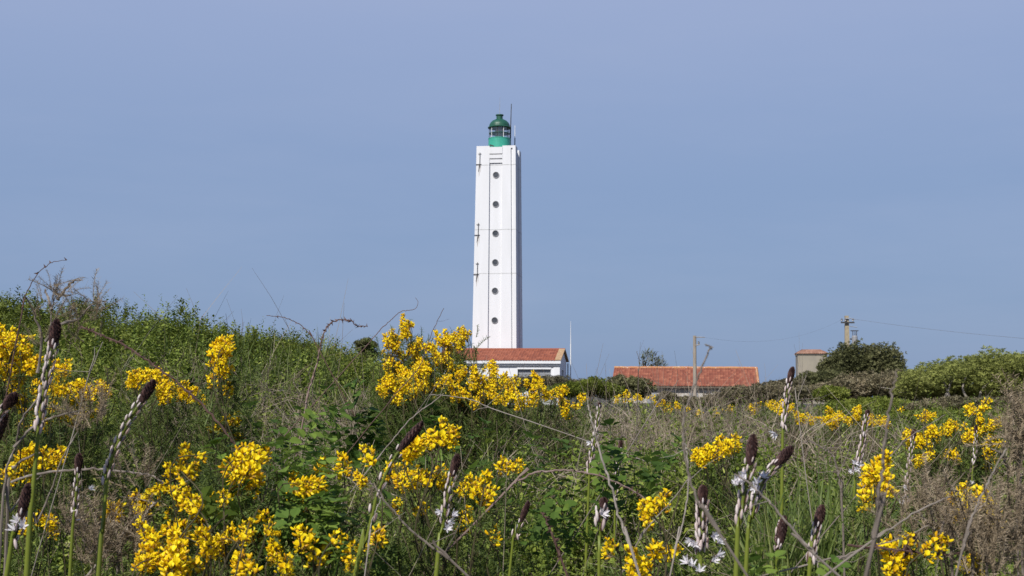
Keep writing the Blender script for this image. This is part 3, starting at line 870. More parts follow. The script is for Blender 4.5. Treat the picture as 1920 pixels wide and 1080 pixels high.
# ------------------------------------------------------------------ background shrubs and trees
def shrub(name, label, cat, blobs, n, leaf, mat, D0, group=None, tint0=.5, trunks=(), bark=None, droop=.35, limb_r=.05, sl=0.4):
    """BLOBS: (px, py, rx, ry in photograph pixels at distance D0, depth in m, extra D)."""
    cxp = np.mean([b_[0] for b_ in blobs]); base = P(cxp, 740, D0)
    gz = float(ground(base[0], D0))
    root = thing(name, label, cat, (base[0], D0, gz), group)
    g = Geo(); V, f = leaf_quad(leaf, leaf * sl, .2)
    pr = Geo()
    rr = np.random.default_rng(int(cxp))
    for k in range(5):
        M_ = rotz(np.array(k * 2.5)) @ rotx(np.array(rr.uniform(.2, .9)))
        pr.add(V @ M_.T, [f], .5 + rr.uniform(-.15, .15))
    area = np.array([b_[2] * b_[3] for b_ in blobs], float); area /= area.sum()
    s = D0 / FPX
    for b_, w in zip(blobs, area):
        k = int(n * w); c = P(b_[0], b_[1], D0 + b_[5])
        d = rng.normal(0, 1, (k, 3)); d /= np.linalg.norm(d, axis=1)[:, None]
        lump = .62 + .42 * vnoise(d[:, 0] * 3 + b_[0], d[:, 2] * 3 + d[:, 1] * 2.0, .9, 5) + .42 * vnoise(d[:, 0] * 3 + b_[0], d[:, 2] * 3 + d[:, 1] * 2.0, .3, 6)
        rad = (rng.random(k) ** .45) * lump
        p = c + d * rad[:, None] * np.array([b_[2] * s, b_[4], b_[3] * s])
        p = p[p[:, 2] > gz - .1]
        tint = np.clip(tint0 + .5 * (vnoise(p[:, 0] * 2, p[:, 2] * 2, leaf * 9, 7) - .5) + rng.normal(0, .1, len(p)), 0, 1)
        g.scatter(pr, p, rand_rot(len(p), .6) * rng.uniform(.6, 1.3, len(p))[:, None, None], tint)
    g.build('crown', mat, root)
    g = Geo()
    for b_ in blobs:
        c = P(b_[0], b_[1], D0 + b_[5]); s0 = np.array([c[0] * .8 + base[0] * .2, c[1], float(ground(c[0], c[1])) - .1])
        mid = (s0 + c) / 2 + rng.normal(0, .15, 3) * b_[2] * s
        pts = smooth_path([s0, mid, c + rng.normal(0, .1, 3)], 5)
        tube(g, pts, limb_r * 1.6, limb_r * .5, 5, wob=.15)
        for k in range(4):
            e_ = c + rng.normal(0, .5, 3) * np.array([b_[2] * s, b_[4], b_[3] * s]); q_ = pts[rng.integers(4, len(pts))]
            tube(g, smooth_path([q_, (q_ + e_) / 2 + rng.normal(0, .1, 3) * b_[2] * s, e_], 4), limb_r * .6, limb_r * .2, 4)
    for pp in trunks:
        tube(g, smooth_path([P(a, b2, D0 - 1.2) for a, b2 in pp], 4), limb_r, limb_r * .35, 5, wob=.1)
    g.build('trunk', bark or M_bark, root)
    return root

shrub('evergreen_tree', 'broad dark dome-shaped tree against the beige hut wall', 'tree',
      [(1596, 677, 40, 33, 2.2, 0), (1572, 690, 36, 25, 2, -.5), (1615, 695, 40, 30, 2, -.8), (1560, 700, 25, 18, 1.5, -1)], 9000, .17, M_evergreen, 92, tint0=.42)
shrub('evergreen_tree', 'lower dark rounded tree between the beige hut tree and lime green shrubs', 'tree',
      [(1656, 683, 40, 36, 2.0, 0), (1640, 692, 34, 28, 1.6, 1), (1672, 700, 26, 24, 1.6, -1)], 7000, .17, M_evergreen, 90, tint0=.5)
shrub('evergreen_shrub', 'dark low shrub covering the foot of the square hut', 'shrub',
      [(1525, 712, 30, 14, 1.5, 0), (1560, 712, 30, 16, 1.5, 0), (1500, 722, 28, 12, 1.2, 0)], 4200, .16, M_evergreen, 84, tint0=.4)
shrub('heath_shrub', 'brownish heath scrub stretched beneath the dark round trees', 'shrub',
      [(1590, 732, 50, 20, 2, 0), (1650, 728, 55, 20, 2, 0), (1540, 738, 50, 16, 2, 0), (1480, 740, 50, 15, 2, 0), (1700, 732, 40, 20, 2, 0), (1690, 716, 40, 20, 2, 2), (1735, 730, 36, 18, 2, 1), (1620, 715, 45, 16, 2, 2)], 11500, .15, M_heath, 66, tint0=.55)
shrub('green_shrub', 'fresh green bush in front of the brownish heath scrub', 'shrub',
      [(1640, 765, 55, 18, 1.2, 0), (1580, 772, 45, 17, 1, 0), (1690, 770, 45, 17, 1, 0), (1560, 740, 32, 14, 1, 2)], 9000, .085, M_scrub, 34, tint0=.42, limb_r=.03)
shrub('lime_shrub', 'long lime green shrub thicket with pale bare trunks underneath', 'shrub',
      [(1730, 713, 42, 23, 2, 0), (1770, 698, 40, 21, 2, 0), (1815, 698, 52, 28, 2.2, .5), (1868, 690, 56, 32, 2.2, 0), (1925, 692, 60, 30, 2.2, 0), (1850, 723, 60, 23, 1.6, -.6), (1910, 720, 60, 26, 1.6, -.6), (1750, 722, 50, 22, 1.6, 0), (1990, 698, 60, 32, 2.2, 0), (2060, 708, 60, 32, 2.2, 0), (1780, 738, 70, 16, 1.8, 1), (1880, 740, 70, 16, 1.8, 1), (1960, 740, 70, 18, 1.8, 1), (1720, 735, 40, 16, 1.8, 1)],
      30000, .085, M_lime, 44, tint0=.5, bark=M_palebark, limb_r=.05,
      trunks=[[(1772, 748), (1780, 725), (1790, 705)], [(1782, 748), (1772, 722), (1765, 708)], [(1815, 750), (1805, 728), (1812, 705)], [(1835, 750), (1842, 730), (1862, 712)], [(1855, 752), (1848, 735), (1838, 710)], [(1885, 752), (1893, 730), (1905, 708)]])
shrub('heath_shrub', 'rusty heath growing along the foot of the lime green shrubs', 'shrub',
      [(1800, 758, 60, 12, 1, 0), (1880, 758, 60, 12, 1, 0), (1740, 765, 40, 10, 1, 0), (1960, 760, 60, 14, 1, 0)], 6000, .075, M_heath, 30, tint0=.6, limb_r=.02)
shrub('green_shrub', 'dense green strip of weeds at the foot of the rusty heath', 'shrub',
      [(1760, 785, 70, 14, .8, 0), (1860, 785, 70, 15, .8, 0), (1940, 790, 70, 18, .8, 0)], 6500, .06, M_scrub, 20, tint0=.45, limb_r=.015)
shrub('green_shrub', 'rounded green bush in the gap beside the white house gable', 'shrub',
      [(1085, 731, 40, 14, 1.2, 0), (1112, 726, 24, 17, 1.2, 0), (1055, 733, 30, 12, 1.2, 0), (1140, 734, 28, 14, 1, 0)], 7000, .085, M_scrub, 46, tint0=.32, limb_r=.03)
shrub('heath_shrub', 'dull brown-green scrub along the foot of the white house', 'shrub',
      [(975, 722, 34, 15, 1.2, 0), (1010, 721, 34, 17, 1.2, 0), (1045, 722, 34, 17, 1.2, 0), (1080, 726, 30, 14, 1.2, 0), (935, 726, 34, 15, 1.2, 0)], 7000, .09, M_heath, 58, tint0=.25, limb_r=.025)
shrub('heath_shrub', 'dark olive bush hiding the near end of the long tiled building', 'shrub',
      [(1190, 728, 34, 19, 1.4, 0), (1160, 726, 24, 20, 1.2, 0)], 5200, .13, M_evergreen, 68, tint0=.75, limb_r=.03)
shrub('heath_shrub', 'olive brown bush in front of the long building wall', 'shrub',
      [(1395, 743, 45, 17, 1.6, 0), (1350, 754, 40, 14, 1.2, 0), (1440, 740, 36, 20, 1.4, 0), (1290, 756, 30, 12, 1, 0), (1250, 750, 22, 14, 1, 0)], 6500, .12, M_heath, 62, tint0=.4, limb_r=.03)
shrub('heath_shrub', 'low heath clump on the slope between long building and square hut', 'shrub',
      [(1460, 728, 30, 12, 1.5, 0), (1485, 720, 26, 10, 1.3, 0), (1430, 738, 30, 12, 1.4, 0)], 4200, .13, M_heath, 76, tint0=.35, limb_r=.03)
shrub('distant_tree', 'tiny dark rounded tree at the skyline beside the central gorse', 'tree',
      [(675, 646, 9, 5, 2, 0), (688, 642, 10, 6, 1.5, 0), (699, 648, 6, 4, 1.5, 0), (684, 655, 15, 8, 1.5, 0), (690, 668, 18, 10, 1.5, 0)], 1800, .26, M_evergreen, 110, tint0=.35)
# wind-bent palm-like tree behind the long roof
wt = P(1215, 720, 112)
wtree = thing('windswept_tree', 'dark windswept tree with drooping fronds poking above the tiled roof', 'tree', (wt[0], 112, .9))
g = Geo()
for (a, b_, l) in ((1203, 672, 1.1), (1210, 666, 1.2), (1216, 664, 1.3), (1222, 668, 1.2), (1230, 676, 1.1), (1238, 678, 1.0), (1205, 682, 1.1), (1220, 680, 1.2), (1232, 684, 1.0), (1212, 688, 1.3), (1228, 690, 1.2), (1203, 690, 1.0), (1242, 684, .9)):
    c = P(a, b_, 112 + rng.uniform(-.8, .8))
    for k in range(34):
        d = np.array([rng.normal(.55, .4), rng.normal(0, .4), rng.normal(.25, .4)]); d /= np.linalg.norm(d)
        V, f = leaf_quad(.5 * rng.uniform(.6, 1.2), .10)
        g.add(V @ (frame_z(d) @ np.array([[1, 0, 0], [0, 0, -1], [0, 1, 0.]])).T + c + rng.normal(0, .16, 3), [f], rng.uniform(.1, .7))
g.build('crown', M_evergreen, wtree)
g = Geo(); tube(g, smooth_path([(wt[0] - .3, 112, .8), (wt[0] - .1, 112, 2.2), P(1210, 688, 112)], 5), .14, .07, 6)
for a, b_ in ((1216, 668), (1232, 680), (1205, 676), (1238, 682)):
    tube(g, smooth_path([P(1210, 698, 112), P((1210 + a) / 2 - 2, (690 + b_) / 2, 112), P(a, b_, 112)], 4), .07, .025, 5)
g.build('trunk', M_bark, wtree)

# ------------------------------------------------------------------ gorse
def flower_geo(g, pos, M_, s, tint, bud=False):
    """A pea flower: calyx, upright rounded standard, and the wings and keel below it. +Y faces outwards, +Z is up."""
    th = np.linspace(0, 2 * np.pi, 6, endpoint=False)
    def put(V, f, t_, m_): g.add((np.asarray(V) * s) @ M_.T + pos, f, t_, m_)
    ring = lambda y, w, h, zc_: np.stack([w * np.cos(th), np.full(6, y), zc_ + h * np.sin(th)], 1)
    def sp(rs, t_, m_):
        V = np.concatenate(rs); k = len(rs); i = np.arange(k - 1)[:, None]; j = np.arange(6)[None, :]; j2 = (j + 1) % 6
        put(V, [np.stack([i * 6 + j, i * 6 + j2, (i + 1) * 6 + j2, (i + 1) * 6 + j], -1).reshape(-1, 4)], t_, m_)
    sp([ring(-.003, .0012, .0012, 0), ring(.002, .0034, .003, .0003), ring(.006, .0030, .0026, .0006)], .5, 1)
    if bud:
        sp([ring(.004, .0032, .0030, .0005), ring(.009, .0030, .0032, .001), ring(.0135, .0006, .0006, .0015)], tint - .3, 0); return
    sp([ring(.004, .0026, .0022, .000), ring(.010, .0036, .0034, -.0005), ring(.0155, .0026, .0030, .0005), ring(.0185, .0005, .0008, .002)], tint - .08, 0)
    # standard petal: a folded, notched fan rising behind the keel
    u = np.linspace(-1, 1, 5)
    r0 = np.stack([u * .0028, .004 + 0 * u, .002 + 0 * u], 1)
    r1 = np.stack([u * .0085, .0075 - .0022 * (1 - u ** 2) + .002 * u ** 2, .009 - .0015 * u ** 2], 1)
    r2 = np.stack([u * .0072, .0075 - .002 * (1 - u ** 2), .0148 - .0035 * u ** 2], 1)
    r3 = np.stack([u * .0032, .0055 + 0 * u, .0175 - .001 * u ** 2 - .0012 * (u == 0)], 1)
    V = np.concatenate([r0, r1, r2, r3]); i = np.arange(3)[:, None]; j = np.arange(4)[None, :]
    put(V, [np.stack([i * 5 + j, i * 5 + j + 1, (i + 1) * 5 + j + 1, (i + 1) * 5 + j], -1).reshape(-1, 4)], tint + .1, 0)

def cluster_mesh(seed, n, L, rad, budf=.2, size=.66):
    r = np.random.default_rng(seed); g = Geo()
    for k in range(n):
        t_ = (k + .5) / n; a = k * 2.39996 + r.uniform(-.4, .4)
        out_ = np.array([math.cos(a), math.sin(a), 0]); el = r.uniform(.0, .5) + .9 * max(0, t_ - .6) / .4
        d = out_ * math.cos(el) + np.array([0, 0, 1.0]) * math.sin(el)
        up = np.array([0, 0, 1.0]) * math.cos(el) - out_ * math.sin(el)
        x = np.cross(d, up); M_ = np.stack([x, d, up], 1)
        tw_ = r.uniform(-.5, .5); c, s_ = math.cos(tw_), math.sin(tw_)
        M_ = M_ @ np.array([[c, 0, s_], [0, 1, 0], [-s_, 0, c]])
        pos = np.array([0, 0, t_ * L]) + d * rad * r.uniform(.3, 1.0)
        flower_geo(g, pos, M_, size * r.uniform(.8, 1.15), .66 + r.uniform(-.46, .34), bud=r.random() < budf)
    return g.mesh('flower_cluster', [M_petal, M_calyx])
CL_BIG = [cluster_mesh(100 + s, 42, .056, .014, .14) for s in range(5)]
CL_MID = [cluster_mesh(200 + s, 24, .037, .013, .2) for s in range(5)]
CL_SML = [cluster_mesh(300 + s, 10, .023, .010, .3) for s in range(4)]

def gorse(label, D, base, blobs, green=1.0, kinds=(.45, .4, .15), sc=1.0, dry=0.0, dd=.22, low=None):
    """BLOBS: (px, py, rx, ry, number of clusters[, extra D]) in photograph pixels around distance D."""
    bx_ = (base - 960) / FPX * D
    org = (bx_, D, float(ground(bx_, D)))
    root = thing('gorse_bush', label, 'gorse', org, 'flowering gorse bushes')
    gs, gf = Geo(), Geo(); tips = []
    more = min(1.55, 98 / max(1, sum(b_[4] for b_ in blobs))) if D > 3.2 else 1.0
    for b_ in blobs:
        for k in range(max(1, int(b_[4] * more + rng.random() * .8))):
            if len(tips) >= 99: break
            a, rr = rng.uniform(0, 6.283), math.sqrt(rng.random()) * (1.2 if D < 3.2 else 1.0)
            c = P(b_[0] + b_[2] * rr * math.cos(a), b_[1] + b_[3] * rr * math.sin(a), D + (b_[5] if len(b_) > 5 else 0) + rng.normal(0, dd * .5))
            tips.append((c, b_))
    for c, b_ in tips:
        h_ = np.array([c[0] - org[0], c[1] - org[1], 0])
        d = np.array([0, 0, 1.0]) + .35 * h_ / (np.linalg.norm(h_) + .3) + rng.normal(0, .5, 3); d /= np.linalg.norm(d)
        kind = rng.choice(3, p=(kinds[0] * .45, kinds[1], 1 - kinds[1] - kinds[0] * .45)); pool = (CL_BIG, CL_MID, CL_SML)[kind]; L = (.055, .035, .02)[kind]
        s = sc * rng.uniform(.7, 1.1)
        link('flower_cluster', pool[rng.integers(len(pool))], root, frame_z(d, rng.uniform(0, 6.28)) * s, c - d * L * .5 * s)
        # stem up from the bush to the cluster
        lowz = float(ground(c[0], c[1])); st = np.array([org[0] + .55 * h_[0], org[1] + .55 * h_[1], max(org[2], c[2] - .3) if low is None else c[2] - low])
        mid = st * .4 + c * .6 + rng.normal(0, .03, 3) - np.array([0, 0, .04])
        pts = smooth_path([st, mid, c - d * .05, c + d * .02], 4)
        tube(gs, pts, .0019, .001, 4, rng.uniform(.1, .8), cap=False)
        # spiny shoots along the last stretch
        n = int((6 if D < 3.2 else 8) * green)
        t_ = rng.uniform(.03, .30, n) * sc
        dv = np.array([.25 * d[0], .25 * d[1], .9])
        p = c - dv * (t_[:, None] + .04 * sc) + rng.normal(0, .026, (n, 3)) * sc + np.array([0, .04, 0])
        M_ = np.stack([frame_z(d + rng.normal(0, 1.0, 3)) for _ in range(n)]) * rng.uniform(.5, 1.0, n)[:, None, None] if n else None
        if n:
            tint = np.clip(rng.normal(.38 + dry, .16, n), 0, 1)
            which = rng.integers(0, len(spines), n)
            for k2 in range(len(spines)):
                m_ = which == k2
                if m_.any(): gf.scatter(spines[k2], p[m_], M_[m_], tint[m_])
    gs.build('stem', M_gstem, root)
    if gf.n: gf.build('foliage', M_spine, root)
    return root

gorse('tall gorse bush with upright yellow spikes standing clear against the sky', 5.0, 775,
      [(738, 635, 20, 18, 8), (733, 670, 22, 18, 7), (762, 608, 9, 7, 3), (764, 630, 12, 10, 3), (790, 662, 26, 18, 12), (740, 700, 30, 14, 9), (785, 700, 35, 16, 10), (800, 735, 50, 18, 10), (725, 720, 14, 8, 3), (760, 690, 35, 30, 8)], green=1.6)
gorse('big gorse bush massed with yellow bloom overlapping the red house roof', 4.9, 880,
      [(868, 630, 12, 7, 6), (838, 640, 20, 8, 9), (862, 650, 14, 7, 5), (825, 665, 26, 12, 9), (845, 695, 34, 20, 14), (903, 702, 30, 15, 11), (950, 716, 20, 11, 8), (905, 730, 48, 15, 13), (960, 742, 22, 14, 6), (850, 745, 40, 16, 8), (925, 686, 8, 4, 2)], green=1.3, sc=.92)
gorse('low full gorse mass filling the space between the two tall central bushes', 4.75, 830,
      [(815, 712, 60, 26, 34), (895, 742, 60, 20, 26), (760, 735, 45, 20, 16), (970, 752, 34, 12, 10)], green=1.4, sc=.9)
gorse('low straggling gorse branches tapering away from the big central bush', 5.6, 1040,
      [(1040, 738, 24, 10, 6), (1068, 760, 26, 12, 6), (1010, 750, 24, 12, 5), (1058, 775, 12, 5, 2), (1088, 748, 10, 6, 2), (1000, 720, 20, 14, 4)], green=1.3, kinds=(.25, .45, .3))
gorse('blurred tall gorse with stacked yellow sprays beside the dead gorse branches', 2.9, 30,
      [(12, 640, 14, 16, 5), (32, 660, 16, 20, 5), (10, 690, 22, 20, 6), (45, 700, 16, 18, 4), (20, 735, 25, 14, 4), (-25, 660, 25, 40, 8), (-30, 740, 25, 30, 5)], green=1.3)
gorse('spreading gorse with a level row of yellow heads under the scrub bank', 3.9, 130,
      [(110, 698, 22, 10, 4), (88, 735, 26, 14, 6), (160, 738, 45, 12, 9), (200, 735, 14, 12, 3), (70, 775, 40, 16, 7), (120, 790, 35, 14, 6), (60, 810, 40, 12, 5), (150, 765, 40, 10, 4)], green=1.3)
gorse('small gorse clump blooming around the foot of the thin grey shoot', 2.7, 60,
      [(85, 855, 26, 14, 4), (40, 865, 24, 14, 3), (20, 885, 20, 14, 2), (75, 990, 25, 14, 3), (40, 900, 20, 10, 2), (90, 1010, 14, 8, 1)], green=1.2)
gorse('two arching gorse sprays behind the leaning striped asphodel', 4.2, 315,
      [(285, 705, 24, 8, 5), (250, 718, 18, 10, 4), (318, 735, 32, 10, 6), (355, 745, 20, 12, 4), (300, 745, 20, 10, 3), (378, 748, 8, 6, 2)], green=1.2)
gorse('single upright gorse spike topped with a large yellow head', 3.0, 430,
      [(418, 662, 18, 12, 6), (410, 685, 14, 10, 4), (424, 698, 14, 8, 2), (398, 722, 5, 5, 1), (428, 735, 10, 8, 1), (440, 780, 10, 14, 2), (425, 800, 10, 8, 1), (450, 822, 8, 8, 2), (430, 765, 8, 30, 1)], green=2.2, dd=.08)
gorse('wide sprawling gorse filling the near ground with separate yellow flower heads', 2.3, 390,
      [(330, 890, 28, 16, 4), (360, 853, 20, 8, 2), (312, 915, 18, 12, 2), (450, 872, 34, 20, 5), (484, 856, 14, 10, 2), (350, 958, 28, 10, 3), (425, 935, 34, 16, 4), (470, 900, 20, 16, 3), (342, 1005, 14, 6, 1), (370, 990, 50, 20, 4), (440, 1030, 40, 20, 4), (300, 1000, 30, 18, 2), (395, 960, 30, 10, 2), (455, 945, 30, 20, 3), (500, 975, 14, 12, 2), (370, 1065, 40, 12, 3), (420, 905, 25, 14, 2)], green=1.4, kinds=(.3, .5, .2), sc=.95)
gorse('front gorse with loose yellow sprays low at the foot of the sprawling gorse', 2.1, 390,
      [(395, 1028, 28, 12, 4), (310, 1050, 26, 12, 4), (480, 1006, 26, 14, 4), (505, 1046, 22, 14, 3), (345, 1064, 26, 8, 3), (268, 1056, 16, 10, 2), (438, 1064, 26, 10, 3), (425, 1008, 16, 8, 2), (545, 1062, 16, 8, 2), (300, 1012, 16, 8, 1)], green=.8, kinds=(.3, .5, .2), sc=.92)
gorse('little gorse sprig blooming between the two striped asphodels', 2.4, 230,
      [(200, 966, 18, 9, 2), (258, 952, 22, 10, 2), (285, 945, 12, 6, 1)], green=1.0, kinds=(.1, .6, .3))
gorse('narrow gorse shoot flowering next to broad bramble leaves', 2.4, 590,
      [(568, 920, 18, 10, 3), (560, 943, 10, 6, 1), (640, 878, 16, 10, 2), (612, 884, 10, 5, 1), (670, 905, 8, 5, 1), (690, 860, 8, 6, 1)], green=1.4, sc=.9)
gorse('gorse low to the ground around the foot of the brown-tipped asphodel', 2.1, 600,
      [(600, 1018, 24, 10, 2), (565, 1025, 12, 8, 1), (572, 1058, 18, 8, 1), (668, 1025, 18, 10, 2), (705, 1018, 16, 8, 1), (650, 1055, 16, 8, 1), (610, 1045, 16, 8, 1)], green=1.5, kinds=(.15, .6, .25), sc=.9)
gorse('bushy gorse with a crest of full yellow heads beside the white-budded asphodel', 2.55, 830,
      [(826, 826, 22, 9, 4), (795, 838, 20, 9, 3), (765, 850, 16, 7, 2), (840, 838, 12, 8, 1), (740, 900, 22, 14, 3), (785, 905, 24, 14, 3), (830, 900, 26, 12, 3), (900, 925, 20, 14, 4), (870, 915, 14, 10, 1), (950, 885, 22, 9, 4), (922, 895, 12, 8, 1), (780, 955, 40, 7, 2), (868, 985, 12, 6, 1), (918, 1012, 8, 6, 1), (812, 880, 12, 7, 1)], green=1.7, sc=1.05, kinds=(.5, .4, .1))
gorse('leaning gorse stem with a slanted row of yellow flowers in dry grass', 3.9, 1350,
      [(1315, 862, 14, 7, 4), (1340, 852, 14, 8, 4), (1365, 840, 16, 8, 4), (1382, 838, 8, 8, 2)], green=.6, kinds=(.3, .5, .2))
gorse('sparse thin gorse sprig with scattered single yellow flowers', 2.2, 1230,
      [(1240, 938, 10, 5, 2), (1222, 960, 16, 8, 3), (1245, 965, 8, 6, 1), (1210, 985, 8, 6, 2)], green=.5, kinds=(0, .2, .8), sc=.9)
gorse('plump upright gorse spike half hidden by blurred grey stems', 2.35, 1640,
      [(1652, 885, 12, 8, 3), (1640, 905, 18, 10, 3), (1632, 925, 16, 10, 3), (1618, 945, 8, 6, 1), (1655, 920, 10, 14, 1)], green=.9, sc=.95)
gorse('ragged gorse row blooming at the edge of the brown stalks', 7.5, 1560,
      [(1480, 772, 28, 9, 8), (1560, 782, 22, 14, 8), (1590, 790, 30, 12, 9), (1640, 795, 24, 14, 7), (1510, 790, 26, 8, 5), (1600, 775, 20, 8, 3), (1455, 765, 10, 6, 2), (1690, 775, 8, 6, 1)], green=1.0, sc=1.15, kinds=(.3, .4, .3))
gorse('large open gorse bush with many small yellow sprays beside the dead brown gorse', 4.8, 1790,
      [(1835, 770, 20, 8, 5), (1852, 795, 22, 14, 7), (1830, 818, 24, 14, 7), (1860, 835, 22, 14, 6), (1745, 820, 40, 14, 9), (1705, 830, 30, 12, 6), (1770, 860, 40, 12, 8), (1850, 865, 24, 12, 6), (1730, 780, 8, 8, 2), (1780, 800, 30, 10, 5), (1870, 885, 18, 8, 3), (1720, 870, 20, 10, 3)], green=1.0, kinds=(.2, .45, .35))
gorse('gorse twig with a few fat yellow buds over the dry brown tangle', 2.3, 1830,
      [(1800, 945, 16, 8, 2), (1835, 942, 22, 8, 3), (1860, 980, 14, 6, 2), (1788, 962, 5, 4, 1)], green=.4, kinds=(.1, .6, .3), sc=.95)
gorse('gorse mat at the brown cane crossing near the dead gorse', 2.0, 1740,
      [(1715, 1025, 22, 10, 2), (1685, 1045, 26, 10, 2), (1760, 1030, 18, 10, 2), (1800, 1060, 24, 10, 3), (1700, 1068, 26, 8, 2), (1830, 1072, 14, 8, 1)], green=1.1, kinds=(.2, .5, .3), sc=.95)
gorse('low gorse sprig under the leaning white dead stick', 2.15, 1190,
      [(1175, 1066, 22, 9, 2), (1210, 1062, 14, 8, 1), (1238, 1045, 18, 8, 2), (1152, 1020, 6, 5, 1), (1150, 1040, 10, 6, 1)], green=.9, kinds=(.1, .6, .3), sc=.9)
gorse('pale distant gorse scattered through dry stalks below the long tiled building', 12.0, 1270,
      [(1180, 748, 36, 9, 8), (1262, 764, 34, 9, 8), (1390, 772, 40, 9, 9), (1225, 752, 30, 8, 5), (1330, 775, 26, 7, 4), (1440, 757, 16, 6, 3)], green=.7, sc=1.5, kinds=(.1, .4, .5), dry=.2)

# ------------------------------------------------------------------ asphodels
def bud_mesh(seed, big=1.0, dark=False):
    r = np.random.default_rng(seed); g = Geo()
    th = np.arange(7) / 7 * 2 * np.pi
    prof = [(.0006, 0), (.0021, .003), (.0025, .0075), (.0019, .012), (.0005, .0148)]
    V = np.concatenate([np.stack([w * np.cos(th), w * np.sin(th), np.full(7, z)], 1) for w, z in prof]) * big
    i = np.arange(4)[:, None]; j = np.arange(7)[None, :]; j2 = (j + 1) % 7
    q_ = np.stack([i * 7 + j, i * 7 + j2, (i + 1) * 7 + j2, (i + 1) * 7 + j], -1)
    g.add(V, [q_[:, [0, 1, 2, 4, 5, 6]].reshape(-1, 4)], .55 + r.uniform(-.25, .3), 0)
    g.add(V, [q_[:, [3]].reshape(-1, 4)], .6, 1)
    # the narrow dark bract at its foot
    g.add(np.array([(-.0022, -.0028, -.001), (.0022, -.0028, -.001), (.0012, -.0036, .008), (0, -.0032, .0125), (-.0012, -.0036, .008)]) * big, [np.array([[0, 1, 2, 3, 4]])], .3, 1)
    return g.mesh('flower_bud', [M_bud, M_bract], smooth=True)
def bloom_mesh(seed):
    r = np.random.default_rng(seed); g = Geo()
    for k in range(6):
        a = k * math.pi / 3 + r.uniform(-.15, .15); open_ = r.uniform(.25, .62)
        s = np.linspace(0, 1, 5); L = .021 * r.uniform(.9, 1.1)
        rad = L * np.sin(open_ * 1.2) * s; z = L * (np.cos(open_ * 1.2) * s - .15 * s ** 2)
        w = .0022 * np.sin(np.pi * np.clip(s * .9 + .08, 0, 1)) ** .7
        ca, sa = math.cos(a), math.sin(a)
        mid = np.stack([rad * ca, rad * sa, z], 1)
        A = mid + np.stack([-w * sa, w * ca, w * .35], 1); B = mid + np.stack([w * sa, -w * ca, w * .35], 1)
        i = np.arange(4)
        g.add(np.concatenate([mid, A, B]), [np.stack([i, i + 1, i + 6, i + 5], 1), np.stack([i, i + 10, i + 11, i + 1], 1)], r.uniform(.4, .9), 0)
        t_ = np.linspace(0, 1, 3)
        a2 = a + .5
        tube(g, np.stack([.009 * t_ * math.cos(a2), .009 * t_ * math.sin(a2), .016 * t_], 1), .0004, .0003, 3, .9, 0, cap=False)
        tube(g, np.array([(.009 * math.cos(a2), .009 * math.sin(a2), .0155), (.0095 * math.cos(a2), .0095 * math.sin(a2), .018)]), .0008, .0006, 4, .9, 1)
    tube(g, np.array([(0, 0, -.004), (0, 0, .001)]), .0013, .002, 5, .3, 1)
    return g.mesh('flower', [M_wpetal, M_bract])
BUDS = [bud_mesh(s) for s in range(5)]
BLOOMS = [bloom_mesh(s) for s in range(5)]

def tip_geo(g, a, b_, r_):
    """The dark shaggy cone of closed bracts between A and B."""
    ax_ = b_ - a; L = np.linalg.norm(ax_); d = ax_ / L; M_ = frame_z(d)
    ang = np.arange(10) / 10 * 2 * np.pi
    rings = []
    for t_, w in ((-.05, .55), (.15, .85), (.4, 1.0), (.65, .92), (.85, .62), (1.0, .2)):
        rings.append(np.stack([w * r_ * .8 * np.cos(ang), w * r_ * .8 * np.sin(ang), np.full(10, t_ * L)], 1) @ M_.T + a)
    loft(g, rings, tint=.3)
    n = 70
    for k in range(n):
        t_ = (k + .5) / n; w = np.interp(t_, [-.05, .15, .4, .65, .85, 1.0], [.55, .85, 1, .92, .62, .2]) * r_ * .8
        an = k * 2.39996; o_ = np.array([math.cos(an), math.sin(an), 0]); s_ = np.array([-math.sin(an), math.cos(an), 0])
        c = o_ * w * .92 + np.array([0, 0, t_ * L]); l = .0085 * (1.1 - .4 * t_)
        V = np.stack([c - s_ * .0021, c + s_ * .0021, c + o_ * .0026 + s_ * .0012 + [0, 0, l * .7], c + o_ * (.0018 - .003 * t_) + [0, 0, l], c + o_ * .0026 - s_ * .0012 + [0, 0, l * .7]])
        g.add(V @ M_.T + a, [np.array([[0, 1, 2, 3, 4]])], rng.uniform(.2, .95))

